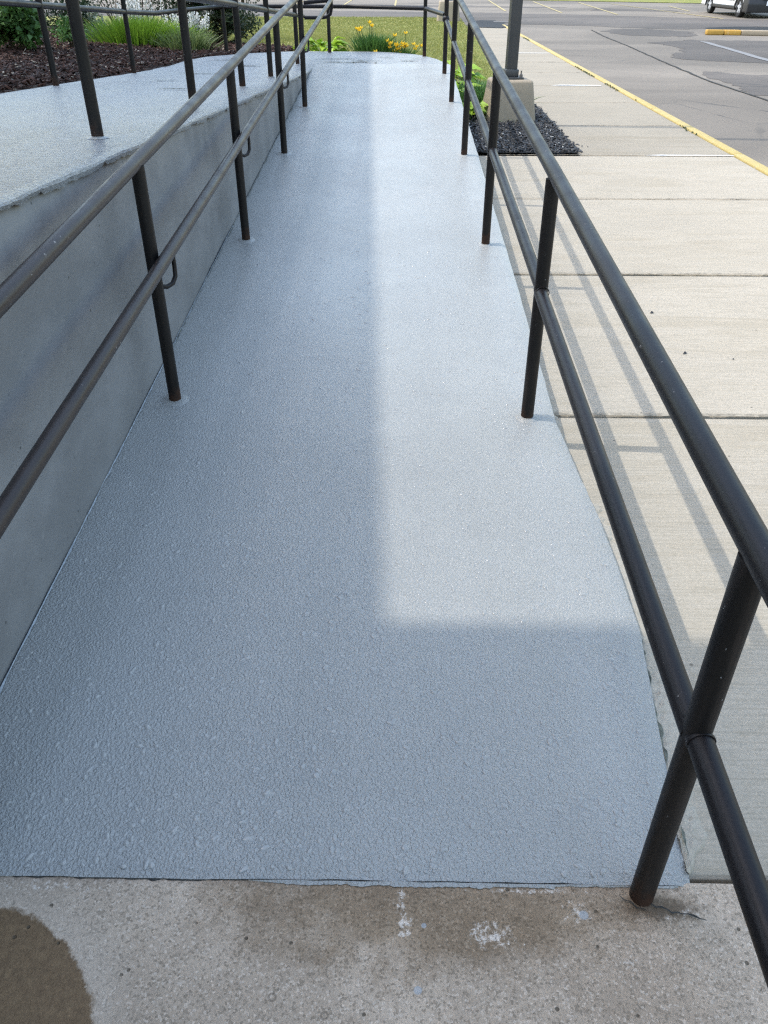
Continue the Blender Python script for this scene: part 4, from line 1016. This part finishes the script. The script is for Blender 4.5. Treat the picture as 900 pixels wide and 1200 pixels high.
prof_body([(vf + .78, Z + 1.58), (vf + 1.34, Z + 2.32), (vf + 1.30, Z + 2.34), (vf + .74, Z + 1.60)], vx0 + .12, vx1 - .12, 'glass_dark', 'windscreen', 0)
vpart(box('underbody', vx0 + .25, vx1 - .25, vf + .3, vr - .2, Z + .22, Z + .36, 'van_black', van, .02))
for x, sgn in ((vx0 + .12, -1), (vx1 - .12, 1)):
    for cy in (WF, WR):
        whl = empty('wheel', (x, cy, Z + .345)); whl.parent = van; whl.matrix_parent_inverse = Matrix.Translation(-van.location)
        bm = bmesh.new(); ring = [(.20, -.09), (.30, -.11), (.335, -.09), (.345, -.05), (.345, .05), (.335, .09), (.30, .11), (.20, .09)]; n = 28; vs = []
        for k in range(n):
            a = 2 * math.pi * k / n; vs.append([bm.verts.new((t, r_ * math.cos(a), r_ * math.sin(a))) for r_, t in ring])
        for k in range(n):
            for q in range(len(ring)): bm.faces.new((vs[k][q], vs[k][(q + 1) % 8], vs[(k + 1) % n][(q + 1) % 8], vs[(k + 1) % n][q]))
        bmobj('tyre', bm, 'tyre', whl, True)
        bm = bmesh.new(); bmesh.ops.create_cone(bm, cap_ends=True, segments=24, radius1=.06, radius2=.06, depth=.03, matrix=Matrix.Translation((sgn * .085, 0, 0)) @ Matrix.Rotation(R(90), 4, 'Y'))
        for k in range(5):
            a = 2 * math.pi * k / 5; b2 = bmesh.ops.create_cube(bm, size=1.0)
            for v in b2['verts']:
                c = Vector((sgn * .078 + v.co.x * .03, v.co.y * .085, .125 + v.co.z * .17)); v.co = Matrix.Rotation(a, 3, 'X') @ c
        bmesh.ops.create_cone(bm, cap_ends=False, segments=28, radius1=.212, radius2=.212, depth=.18, matrix=Matrix.Rotation(R(90), 4, 'Y'))
        bmesh.ops.create_circle(bm, cap_ends=True, segments=28, radius=.21, matrix=Matrix.Translation((sgn * .03, 0, 0)) @ Matrix.Rotation(R(90), 4, 'Y'))
        bmobj('rim', bm, 'rim', whl, True)

# ------------------------------------------------------------------ unseen building; high open slabs on columns added to cast the ramp's shade
bd = empty('building', (-9, 2, 0), 'unseen beige building with a tall flat roof added to shade the ramp, out of frame on the left', 'building')
def bpart(o): return par(o, bd)
HE = 7.4; TR = .30; CT = math.cos(R(SUN_EL)) / math.sin(R(SUN_EL))
XE = 0.01 - (HE + TR) * CT * math.sin(R(-SUN_AZ)); YC = 1.645 + (HE + TR) * CT * math.cos(R(SUN_AZ))
bpart(box('wall', -24, -13, -16, 11.9, -.1, 4.6, 'facade', bd))
bpart(box('roof', -24.3, -12.6, -16.3, 12.2, 4.603, 4.9, 'roofing', bd, .01))
bpart(box('shade_canopy', XE - 3.7, XE, -9, 12.75, HE, HE + TR, 'soffit', bd, .01))  # pale slab, open beneath, added to shade the ramp and bounce light
bpart(box('shade_canopy', XE + .003, XE + 2.7, -9, YC, HE + .002, HE + TR - .002, 'soffit', bd, .01))
for y in (-7, -1, 5, 11):
    bpart(box('column', XE - 3.4, XE - 3.05, y - .17, y + .17, -.1, HE - .003, 'facade', bd, .01))
for yy in (3.2, 6.2, 9.2):
    bpart(box('window', -12.99, -12.92, yy - .9, yy + .9, 1.5, 3.3, 'glass_dark', bd)); bpart(box('window_sill', -13.0, -12.85, yy - 1, yy + 1, 1.4, 1.498, 'soffit', bd))
bpart(box('door', -12.99, -12.9, -2.2, -.4, 1.2, 3.4, 'glass_dark', bd))
for o in bpy.data.objects:
    if o.name.split('.')[0] == 'stem' and o.parent and o.parent.name.split('.')[0] != 'hosta': o['kind'] = 'stuff'   # twigs too thin to pick apart
